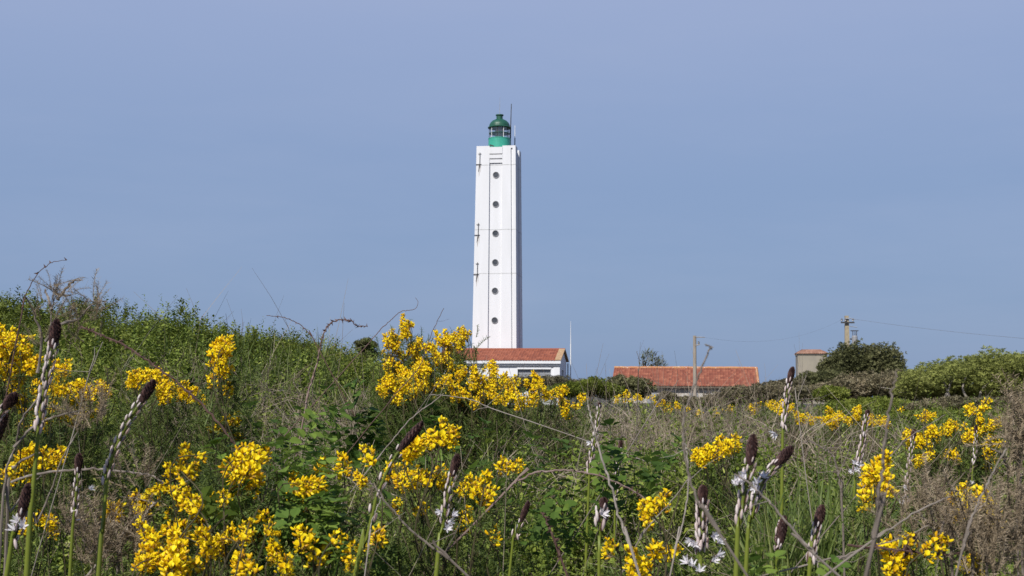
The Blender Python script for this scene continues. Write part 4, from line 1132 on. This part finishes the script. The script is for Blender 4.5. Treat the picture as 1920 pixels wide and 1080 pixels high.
def asphodel(label, D, path, tipn, nb, bloom=(), r0=.0052, r1=.003, tip_r=.0115, gap=1.0, dD=0.0, span=.13, bs=1.0, seeds=False):
    """PATH runs from the tip down the stem in photograph pixels; TIPN is the length of the dark tip in metres; buds sit over SPAN metres below it."""
    pts = [P(a, b_, D + dD * k / max(1, len(path) - 1)) for k, (a, b_) in enumerate(path)]
    # carry the stem on down to the ground
    lo = pts[-1]; gz = float(ground(lo[0], lo[1]))
    if lo[2] > gz:
        e_ = (pts[-1] - pts[-2]); e_ /= abs(e_[2]) + 1e-6
        pts.append(np.array([lo[0] + e_[0] * (lo[2] - gz) * .5, lo[1], gz - .02]))
    p = smooth_path(pts, 8)
    root = thing('asphodel', label, 'asphodel', (p[-1][0], p[-1][1], gz), 'asphodel flower spikes')
    seg = np.linalg.norm(np.diff(p, axis=0), axis=1); cum = np.concatenate([[0], np.cumsum(seg)])
    at = lambda s: np.array([np.interp(s, cum, p[:, i]) for i in range(3)])
    inner = np.array([at(s) for s in np.linspace(tipn * .5, cum[-1], 36)])
    t_ = np.linspace(0, 1, 36)
    rr = r1 * .6 + (r0 - r1 * .6) * np.clip(t_ * 2.2, 0, 1)
    g = Geo(); tube(g, inner, rr, 0, 9, np.clip(.15 + t_ * 3, 0, .6)); g.build('stem', M_astem, root, smooth=True)
    if tipn > 0:
        g = Geo(); tip_geo(g, at(tipn), at(0), tip_r * .68); g.build('bud_tip', M_atip, root)
    for k in range(nb):
        u = (k + .5) / nb; s = tipn * .8 + span * u ** 1.25
        c = at(s); d = at(max(0, s - .01)) - at(s + .01); d /= np.linalg.norm(d)
        a = k * 2.39996 + rng.uniform(-.3, .3); M_ = frame_z(d)
        o_ = M_[:, 0] * math.cos(a) + M_[:, 1] * math.sin(a)
        rad = (tip_r * .62 * (1 - u) + .0052 * u) * gap
        bd = d + o_ * rng.uniform(.12, .32) * gap; bd /= np.linalg.norm(bd)
        y = -o_ + bd * (o_ @ bd); y /= np.linalg.norm(y); x = np.cross(y, bd)
        Mb = np.stack([x, -y * -1, bd], 1)
        sz = bs * (.56 + .42 * u) * rng.uniform(.88, 1.12)
        link('flower_bud', BUDS[rng.integers(5)], root, np.stack([np.cross(-o_, bd), -o_ * -1, bd], 1) * sz, c + o_ * rad - bd * .004)
    for (a, b_) in bloom:
        c = P(a, b_, D - .01); k = int(np.argmin(np.linalg.norm(p - c, axis=1))); d = c - p[k]
        d = d / (np.linalg.norm(d) + 1e-6) + np.array([0, -.2, .35]) + rng.normal(0, .3, 3); d /= np.linalg.norm(d)
        link('flower', BLOOMS[rng.integers(5)], root, frame_z(d, rng.uniform(0, 6)) * bs * .66, c - d * .006)
    return root

asphodel('tallest asphodel with a dense dark-tipped spike leaning over the blurred gorse', 1.75, [(106, 604), (100, 645), (91, 690), (79, 750), (70, 830), (61, 930), (50, 1080)], .034, 38, r0=.0056, span=.125, tip_r=.0118)
asphodel('bent asphodel with striped white buds on a nodding spike', 1.85, [(287, 717), (272, 742), (250, 775), (225, 822), (203, 880), (196, 950), (190, 1020), (184, 1080)], .032, 32, r0=.0056, span=.135, tip_r=.0112)
asphodel('slender asphodel with a small dark head next to the bent one', 2.0, [(148, 855), (147, 880), (143, 920), (139, 970), (131, 1080)], .024, 20, ((172, 915),), r0=.0042, tip_r=.0085, span=.09, bs=.85)
asphodel('asphodel head leaning in low beside the tangled grey branches', 1.7, [(28, 742), (5, 768), (-22, 810), (-60, 900), (-80, 1000)], .022, 30, r0=.005, span=.12)
asphodel('drooping asphodel with a plain dark brown head below the blurred gorse', 1.72, [(10, 778), (0, 800), (-14, 830), (-30, 920), (-40, 1010)], .05, 8, r0=.005, span=.08)
asphodel('short thick asphodel opening white flowers under the grey branch fork', 1.7, [(52, 912), (45, 945), (36, 985), (28, 1020), (12, 1080)], .04, 10, ((30, 975), (42, 985), (24, 990)), r0=.0062, span=.05, tip_r=.010)
asphodel('asphodel with a long brown tip leaning across the crest of gorse', 1.95, [(790, 795), (772, 815), (748, 845), (725, 885), (706, 930), (694, 985), (680, 1040), (666, 1080)], .05, 12, r0=.0056, span=.13, tip_r=.0105, gap=1.1)
asphodel('asphodel with plump white buds and three open flowers among yellow gorse', 2.0, [(857, 856), (850, 885), (842, 915), (834, 960), (828, 1010), (818, 1080)], .030, 20, ((824, 960), (852, 965), (840, 990), (845, 978)), r0=.0062, span=.085, tip_r=.0102)
asphodel('full asphodel ringed with many white star flowers', 1.85, [(1318, 915), (1317, 945), (1316, 985), (1315, 1030), (1313, 1080)], .022, 42, ((1294, 1014), (1302, 1020), (1340, 1005), (1350, 1014), (1286, 1052), (1298, 1058), (1340, 1050), (1350, 1040), (1312, 1068)), r0=.0055, span=.085, gap=1.4, tip_r=.0105, bs=1.05)
asphodel('dark-headed asphodel bending away over white flowers', 1.8, [(1482, 842), (1465, 862), (1438, 890), (1418, 930), (1408, 990), (1398, 1080)], .03, 26, ((1420, 903), (1432, 892), (1414, 915)), r0=.0052, span=.085)
asphodel('upright soft brown asphodel spike beside the dark bending one', 1.75, [(1412, 820), (1410, 850), (1403, 885), (1394, 930), (1386, 1000), (1380, 1080)], .036, 24, ((1386, 896), (1395, 890), (1380, 905), (1392, 902)), r0=.0062, span=.09, gap=1.15)
asphodel('asphodel spike standing up against the beige hut and heath', 2.9, [(1486, 691), (1478, 725), (1473, 760), (1469, 800), (1467, 850)], .032, 26, ((1455, 816), (1450, 812)), r0=.0055, span=.12, bs=1.25, tip_r=.0115)
asphodel('asphodel losing white flowers at the ragged gorse row', 3.0, [(1627, 772), (1622, 800), (1615, 840), (1606, 880), (1602, 920)], .01, 32, ((1604, 868), (1612, 872), (1598, 884), (1606, 880)), r0=.004, span=.14, bs=1.2, gap=1.2, tip_r=.008)
asphodel('thin speckled asphodel among the small yellow sprays', 3.0, [(1714, 808), (1710, 835), (1704, 880), (1698, 940), (1696, 990)], .02, 30, ((1695, 936), (1698, 915), (1691, 940)), r0=.004, span=.16, bs=1.1, tip_r=.008)
asphodel('asphodel with a dark red-brown cap and striped neck low in the green weeds', 1.9, [(1541, 952), (1535, 975), (1527, 1010), (1521, 1050), (1517, 1080)], .03, 26, r0=.0055, span=.07, tip_r=.011)
asphodel('stubby dark asphodel head partly behind the long grey stick', 1.9, [(1470, 972), (1466, 995), (1461, 1030), (1456, 1080)], .05, 10, r0=.005, span=.05, tip_r=.0115)
asphodel('maroon-tipped asphodel bud curving by the brown cane', 1.95, [(1716, 1006), (1706, 1018), (1694, 1036), (1686, 1056), (1678, 1080)], .038, 2, r0=.005, span=.05, tip_r=.009)
asphodel('thin young asphodel with a narrow red-brown tip in the green weeds', 2.4, [(990, 944), (982, 962), (974, 985), (966, 1010), (958, 1050)], .035, 8, r0=.0036, span=.06, tip_r=.008)
asphodel('stunted asphodel with one big pinkish bud on a bare stem', 2.0, [(1132, 938), (1128, 955), (1126, 990), (1124, 1030), (1123, 1080)], .012, 9, ((1130, 963),), r0=.004, span=.035, tip_r=.009, bs=1.3, gap=1.6)
asphodel('asphodel with loose white buds behind the leaning white dead stick', 3.6, [(1124, 758), (1121, 790), (1114, 830), (1107, 870), (1104, 910)], .006, 34, ((1106, 830),), r0=.004, span=.22, bs=1.3, gap=1.5, tip_r=.006)
asphodel('slim white-speckled asphodel in the dark green weeds', 3.4, [(1164, 828), (1162, 850), (1157, 890), (1154, 930), (1153, 960)], .025, 18, r0=.0035, span=.13, bs=1.2, tip_r=.008)
asphodel('distant asphodel shaft with pale buds rising out of brown stalks', 4.2, [(1830, 800), (1829, 830), (1826, 870), (1822, 910)], .02, 18, ((1822, 905),), r0=.0035, span=.12, bs=1.1, tip_r=.008)

# ------------------------------------------------------------------ canes, sticks and dead branches
def cane(name, label, cat, D, path, r0, r1, mat, tint=.5, thorns=0, dD=0.0, twigs_=0, group=None, wob=.06, grad=0.0, down=True):
    """PATH from the root end to the tip, in photograph pixels."""
    n = len(path); pts = [P(a, b_, D + dD * k / (n - 1)) for k, (a, b_) in enumerate(path)]
    gz = float(ground(pts[0][0], pts[0][1]))
    if down and pts[0][2] > gz + .02:
        dv = pts[0] - pts[1]; dv /= np.linalg.norm(dv); dv[2] = min(dv[2], -.25); L = min(.9, (pts[0][2] - gz) / -dv[2])
        pts.insert(0, pts[0] + dv * L)
    r0, r1 = r0 * .52, r1 * .5
    p = smooth_path(pts, 7); t_ = np.linspace(0, 1, len(p))
    g = Geo(); rad = (r0 + (r1 - r0) * t_) * (1 + rng.uniform(-wob, wob, len(p)))
    p = p + rng.normal(0, r0 * .45, p.shape)
    tube(g, p, rad, 0, 6, np.clip(tint + grad * (t_ - .5) + rng.normal(0, .08, len(p)), 0, 1))
    for k in range(thorns):
        i = rng.integers(len(p) // 4, len(p) - 1); d = rng.normal(0, 1, 3); ax_ = p[i + 1] - p[i] if i + 1 < len(p) else p[i] - p[i - 1]
        ax_ /= np.linalg.norm(ax_); d -= ax_ * (d @ ax_); d /= np.linalg.norm(d); w = .0022
        c = p[i] + (p[min(i + 1, len(p) - 1)] - p[i]) * rng.random() + d * rad[i] * .7
        s_ = np.cross(d, ax_)
        g.add(np.stack([c - ax_ * w, c + ax_ * w, c + s_ * w * .6, c + d * .0075 - ax_ * .003]), [np.array([[0, 1, 3], [1, 2, 3], [2, 0, 3]])], .25)
    for k in range(twigs_):
        i = rng.integers(len(p) // 3, len(p)); d = rng.normal(0, .5, 3) + np.array([0, 0, .5]); d = d / np.linalg.norm(d) * rng.uniform(.02, .09) * D / 2
        tube(g, [p[i], p[i] + d * .5 + rng.normal(0, .006, 3), p[i] + d], rad[i] * .5, rad[i] * .2, 4, tint)
    o = g.build(name, mat, origin=tuple(float(v) for v in pts[0]))
    return tag(o, label, cat, group)

G1, G2 = 'bramble canes', 'dead sticks and stems'
cane('bramble_cane', 'thorny bramble cane arching over like a hook against the sky', 'bramble cane', 3.0, [(566, 800), (574, 755), (586, 712), (597, 668), (606, 628), (622, 606), (642, 599), (660, 603), (672, 612), (688, 612)], .0052, .0018, M_cane, .55, 60, group=G1, grad=-.7)
cane('bramble_cane', 'long reddish cane sloping down from the dead gorse branches', 'bramble cane', 2.3, [(450, 845), (415, 800), (372, 752), (330, 715), (285, 682), (240, 652), (200, 632), (150, 612)], .0038, .0036, M_cane, .3, 40, group=G1, down=False)
cane('bramble_cane', 'fine arching shoot curving into the sky over the scrub bank', 'bramble cane', 2.6, [(30, 640), (42, 575), (56, 536), (76, 508), (98, 492), (126, 487)], .0032, .001, M_cane, .25, 8, group=G1)
cane('bramble_cane', 'thin cane bowed over the end of the scrub bank', 'bramble cane', 4.5, [(600, 660), (585, 632), (566, 612), (545, 600), (520, 593), (500, 592)], .004, .002, M_cane, .35, 12, group=G1)
cane('bramble_cane', 'wiry curling shoot with a hooked end above the central gorse', 'bramble cane', 4.0, [(640, 700), (690, 645), (715, 617), (735, 598), (752, 584), (768, 582), (780, 578), (784, 566), (779, 558)], .003, .0012, M_cane, .5, 0, group=G1)
cane('bramble_cane', 'brown arch of bramble over the green weeds beside the white stick', 'bramble cane', 2.5, [(940, 930), (965, 905), (1005, 887), (1050, 882), (1100, 886), (1150, 902), (1190, 922), (1222, 945)], .0042, .003, M_cane, .75, 30, group=G1)
cane('bramble_cane', 'dark brown cane lying level over the gorse mat', 'bramble cane', 1.9, [(1590, 1022), (1640, 1026), (1700, 1033), (1745, 1040), (1800, 1038)], .0036, .003, M_cane, .15, 16, group=G1, down=False)
cane('bramble_cane', 'dark thorny cane leaning among weeds near the thin young asphodel', 'bramble cane', 2.0, [(1064, 1085), (1052, 1050), (1040, 1015), (1028, 985), (1018, 962)], .0038, .003, M_cane, .2, 20, group=G1)
cane('bramble_cane', 'pale brown cane arching past the striped asphodels', 'bramble cane', 2.3, [(20, 905), (75, 888), (140, 880), (200, 881), (250, 886), (285, 892), (308, 906)], .0042, .003, M_grey, .6, 10, group=G1, down=False)
sticks = [
 ('dead_stick', 'dark bare stick jutting up through the central gorse', 3.9, [(700, 790), (745, 735), (785, 690), (800, 650), (815, 612), (832, 577)], .0035, .0016, M_cane, .3, 0),
 ('dead_stick', 'long whitish stick leaning across the weeds and the bramble arch', 1.95, [(1200, 1085), (1180, 1020), (1160, 965), (1142, 900), (1122, 835), (1110, 790), (1102, 760)], .0044, .0024, M_grey, .85, 0),
 ('dead_stalk', 'tall soft grey stem with a kinked top crossing the tiled roof', 1.25, [(1400, 1080), (1350, 1000), (1312, 945), (1290, 885), (1281, 825), (1284, 780), (1296, 738), (1312, 696), (1328, 660), (1334, 652), (1322, 646)], .0026, .0014, M_grey, .5, -2),
 ('dead_stalk', 'pale thin stem swaying down beside the full white-flowered asphodel', 1.9, [(1255, 1085), (1266, 1030), (1282, 970), (1291, 910), (1288, 850), (1284, 830)], .0028, .002, M_grey, .8, 0),
 ('dead_stick', 'grey dead stick slanting across the gorse below the brown-tipped asphodel', 1.85, [(880, 1085), (845, 1050), (800, 1018), (762, 985), (735, 955), (704, 915), (690, 900)], .0036, .0026, M_grey, .35, 0),
 ('dead_stick', 'long straight grey stick sloping down from the dark-headed asphodels', 1.5, [(1580, 1085), (1530, 1040), (1480, 985), (1440, 940), (1405, 908), (1378, 888)], .003, .0022, M_grey, .6, 0),
 ('dead_stalk', 'blurred dark grey stem standing in front of the plump gorse spike', 1.1, [(1625, 1085), (1640, 1010), (1648, 930), (1655, 860), (1664, 790), (1674, 735), (1681, 700)], .0036, .0017, M_grey, .35, 0),
 ('dead_stick', 'soft grey stick slanting above the small yellow sprays', 2.5, [(1640, 890), (1690, 832), (1735, 800), (1772, 778)], .0022, .0014, M_grey, .5, 0),
 ('dead_stick', 'thin grey stick rising across the brown dead gorse', 1.6, [(1560, 1070), (1640, 1010), (1710, 965), (1760, 940), (1782, 930)], .0026, .0016, M_grey, .6, 0),
 ('dead_stalk', 'curving grey stem in front of the dry brown gorse heap', 1.6, [(1790, 1085), (1805, 1030), (1820, 975), (1845, 920), (1870, 870), (1888, 840)], .003, .002, M_grey, .55, 3),
 ('dead_stalk', 'bent dead stem with a drooping neck in the green grass', 2.2, [(1580, 985), (1578, 930), (1570, 880), (1560, 852), (1545, 842), (1525, 830), (1506, 828)], .004, .002, M_grey, .45, 3),
 ('dead_stick', 'straight stick slanting up through stalks under the central gorse', 2.9, [(672, 905), (700, 870), (740, 820), (770, 785), (800, 762), (832, 738)], .0032, .002, M_grey, .65, 0),
 ('dead_stick', 'pale stick lying over the tangle at the foot of the central gorse', 4.4, [(950, 775), (915, 763), (880, 748), (840, 742), (805, 740)], .004, .002, M_grey, .8, 2),
 ('dead_stick', 'twiggy dry stick standing out of the brown stalks before the tiled roof', 3.2, [(1205, 800), (1230, 760), (1255, 735), (1272, 712)], .003, .0016, M_grey, .5, 4),
 ('dead_stalk', 'slim dead stalk sticking up before the near end of the tiled roof', 5.5, [(1196, 730), (1197, 700), (1199, 680), (1194, 658)], .004, .002, M_grey, .25, 0),
 ('dead_stalk', 'pale forked twig standing upright near the green bank shrubs', 2.6, [(1500, 800), (1495, 760), (1500, 735), (1512, 705)], .002, .001, M_grey, .75, 4),
 ('dead_stick', 'bleached forked stick end resting in the little gorse sprig', 2.3, [(205, 1030), (230, 1000), (262, 975), (280, 955), (294, 940)], .0048, .0036, M_grey, .8, 1),
 ('dead_stick', 'pale straight stalk rising from the level gorse row', 2.6, [(158, 735), (168, 700), (180, 672), (192, 642)], .0026, .0018, M_grey, .7, 0),
 ('dead_stalk', 'white peeled stalk running along the brown-tipped asphodel stem', 1.93, [(683, 1085), (690, 1030), (694, 990), (704, 960), (716, 930)], .002, .0014, M_grey, .95, 0),
 ('dead_stick', 'dry twig crossing the maroon-tipped asphodel low over weeds', 1.9, [(1500, 1062), (1560, 1052), (1620, 1028), (1690, 1010), (1740, 985)], .0026, .0018, M_grey, .55, 2),
 ('dead_stick', 'pale dry twig pointing up beside the sparse gorse sprig', 2.1, [(1160, 1085), (1200, 1010), (1235, 965), (1250, 950), (1290, 900)], .0024, .0016, M_grey, .6, 2),
]
for nm, lb, D, pth, a, b_, mt_, ti, tw_n in sticks:
    cane(nm, lb, 'dead stick' if nm == 'dead_stick' else 'dead stem', D, pth, a, b_, mt_, ti, 0, twigs_=tw_n + 2, group=G2)

# dead gorse: woody branches carrying dry brown spiny shoots
def dead_gorse(label, D, branches, shoots, tint=.5, r0=.006, sc=1.0, mat=M_deadspine, wood=True, n_per=1.0):
    b0 = P(branches[0][0][0], branches[0][0][1], D)
    org = (b0[0], b0[1], float(ground(b0[0], b0[1])))
    root = thing('dead_gorse', label, 'dead gorse', org, 'dead brown gorse')
    for br_ in branches:
        g = Geo(); pts = [P(a, b_, D) for a, b_ in br_]
        pts = [q_ + np.array([0, rng.normal(0, .015), 0]) for q_ in pts]
        gz = float(ground(pts[0][0], pts[0][1]))
        if br_[0][1] > 930: pts.insert(0, np.array([pts[0][0], pts[0][1], gz]))
        p = smooth_path(pts, 6); p += rng.normal(0, r0 * .25, p.shape)
        tube(g, p, r0, r0 * .35, 6, np.clip(rng.normal(.5, .12, len(p)), 0, 1), wob=.12); g.build('branch', M_grey, root)
    g = Geo()
    for (px, py, rx, ry, n) in shoots:
        n = int(n * n_per); a = rng.uniform(0, 6.283, n); rr = np.sqrt(rng.random(n))
        c = np.stack([P(px + rx * rr[k] * math.cos(a[k]), py + ry * rr[k] * math.sin(a[k]), D + rng.normal(0, .06) * sc) for k in range(n)])
        which = rng.integers(0, len(spines), n); M_ = rand_rot(n, .9) * (sc * rng.uniform(.5, 1.1, n))[:, None, None]
        for k2 in range(len(spines)):
            m_ = which == k2
            if m_.any(): g.scatter(spines[k2], c[m_], M_[m_], np.clip(rng.normal(tint, .18, m_.sum()), 0, 1))
    g.build('spiny_shoots', mat, root)
dead_gorse('dead grey gorse with forked branches and brown twig tops against the sky', 2.15,
           [[(8, 985), (5, 930), (8, 880), (25, 838), (45, 790), (65, 755), (80, 710), (90, 660), (94, 610), (100, 570), (106, 530)],
            [(66, 700), (74, 640), (66, 590), (57, 555)], [(92, 640), (120, 612), (150, 598), (178, 575), (196, 562)],
            [(100, 560), (118, 540), (140, 528), (152, 526)], [(98, 580), (88, 555), (78, 540)], [(25, 838), (60, 800), (100, 782), (140, 770)],
            [(8, 880), (40, 862), (75, 850)], [(60, 1050), (72, 980), (95, 920), (120, 860), (142, 812)], [(10, 985), (20, 960), (40, 925), (60, 905), (90, 890)]],
           [(104, 545, 10, 18, 12), (122, 552, 20, 10, 7), (106, 578, 12, 18, 10), (183, 572, 10, 10, 9), (160, 600, 25, 8, 9), (135, 610, 20, 8, 7), (75, 580, 8, 25, 5), (190, 590, 10, 12, 4), (135, 640, 25, 8, 4), (75, 640, 14, 14, 6), (140, 770, 25, 12, 8), (145, 800, 14, 14, 6)], tint=.45, r0=.0028, sc=.45, n_per=1.0)
dead_gorse('heap of dry brown gorse under the little gorse sprig', 2.3,
           [[(215, 1080), (225, 1040), (240, 1000), (250, 975)], [(180, 1080), (170, 1040), (160, 1010)]],
           [(210, 1030, 70, 50, 130), (160, 990, 40, 25, 35), (255, 900, 45, 20, 20), (170, 790, 40, 20, 18)], tint=.42, r0=.004, sc=.7)
dead_gorse('dry brown gorse bush with spreading twigs beside the open gorse bush', 2.6,
           [[(1915, 960), (1912, 900), (1905, 840), (1898, 800)], [(1910, 940), (1925, 860), (1915, 790)], [(1900, 880), (1870, 850), (1850, 840)]],
           [(1915, 800, 26, 24, 45), (1908, 840, 32, 26, 60), (1945, 815, 36, 40, 60), (1920, 880, 35, 30, 40)], tint=.55, r0=.0035, sc=.75, n_per=.8)
dead_gorse('large mound of dry brown gorse behind the grey curving stem', 1.95,
           [[(1830, 1085), (1815, 1030), (1790, 985), (1760, 950)], [(1850, 1085), (1870, 1020), (1895, 970)], [(1790, 1060), (1750, 1000), (1722, 955)]],
           [(1760, 975, 55, 35, 90), (1735, 935, 35, 25, 35), (1800, 1010, 60, 30, 80), (1880, 1020, 50, 60, 170), (1840, 1060, 60, 30, 60), (1930, 980, 40, 70, 110), (1700, 1000, 30, 25, 25)], tint=.5, r0=.003, sc=.62, n_per=.6)

# brambles with broad toothed leaves
def bramble(label, D, spots, sc=1.0, tint=.5):
    b0 = P(spots[0][0], spots[0][1], D); org = (b0[0], D, float(ground(b0[0], D)))
    root = thing('bramble', label, 'bramble', org, 'leafy brambles')
    g = Geo()
    for (px, py, rx, ry, n) in spots:
        c = np.stack([P(px + rng.uniform(-rx, rx), py + rng.uniform(-ry, ry), D + rng.normal(0, .1)) for _ in range(n)]); c[:, 2] -= .18 * sc
        which = rng.integers(0, 4, n); M_ = rand_rot(n, .55) * (sc * rng.uniform(.6, 1.0, n))[:, None, None]
        for k in range(4):
            m_ = which == k
            if m_.any(): g.scatter(brambles[k], c[m_], M_[m_], np.clip(rng.normal(tint, .16, m_.sum()), 0, 1))
    g.build('foliage', M_bramble, root)
bramble('bramble with broad bright leaves beneath the hooked thorny cane', 2.3, [(530, 870, 50, 25, 8), (610, 930, 40, 30, 6), (560, 950, 60, 25, 5), (520, 920, 40, 30, 6), (650, 960, 30, 20, 3), (600, 880, 30, 15, 4)], .72, .6)
bramble('yellow-green bramble shoot climbing the hooked thorny cane', 3.0, [(580, 820, 12, 30, 3), (585, 850, 12, 10, 1)], .75, .8)
bramble('mid green bramble patch under the stalks before the central gorse', 4.2, [(660, 770, 70, 20, 9), (540, 775, 60, 20, 7), (720, 800, 60, 18, 7), (800, 780, 50, 15, 5)], 1.0, .4)
bramble('low bramble leaves around the bramble arch', 2.9, [(1080, 930, 60, 20, 6), (1000, 950, 50, 20, 5), (1150, 880, 50, 25, 6), (1180, 830, 60, 20, 6), (950, 860, 50, 20, 5)], .7, .35)
bramble('round-leaved pale bramble at the foot of the long grey stick', 1.9, [(1480, 1040, 25, 30, 4), (1430, 1070, 30, 20, 3)], .55, .7)
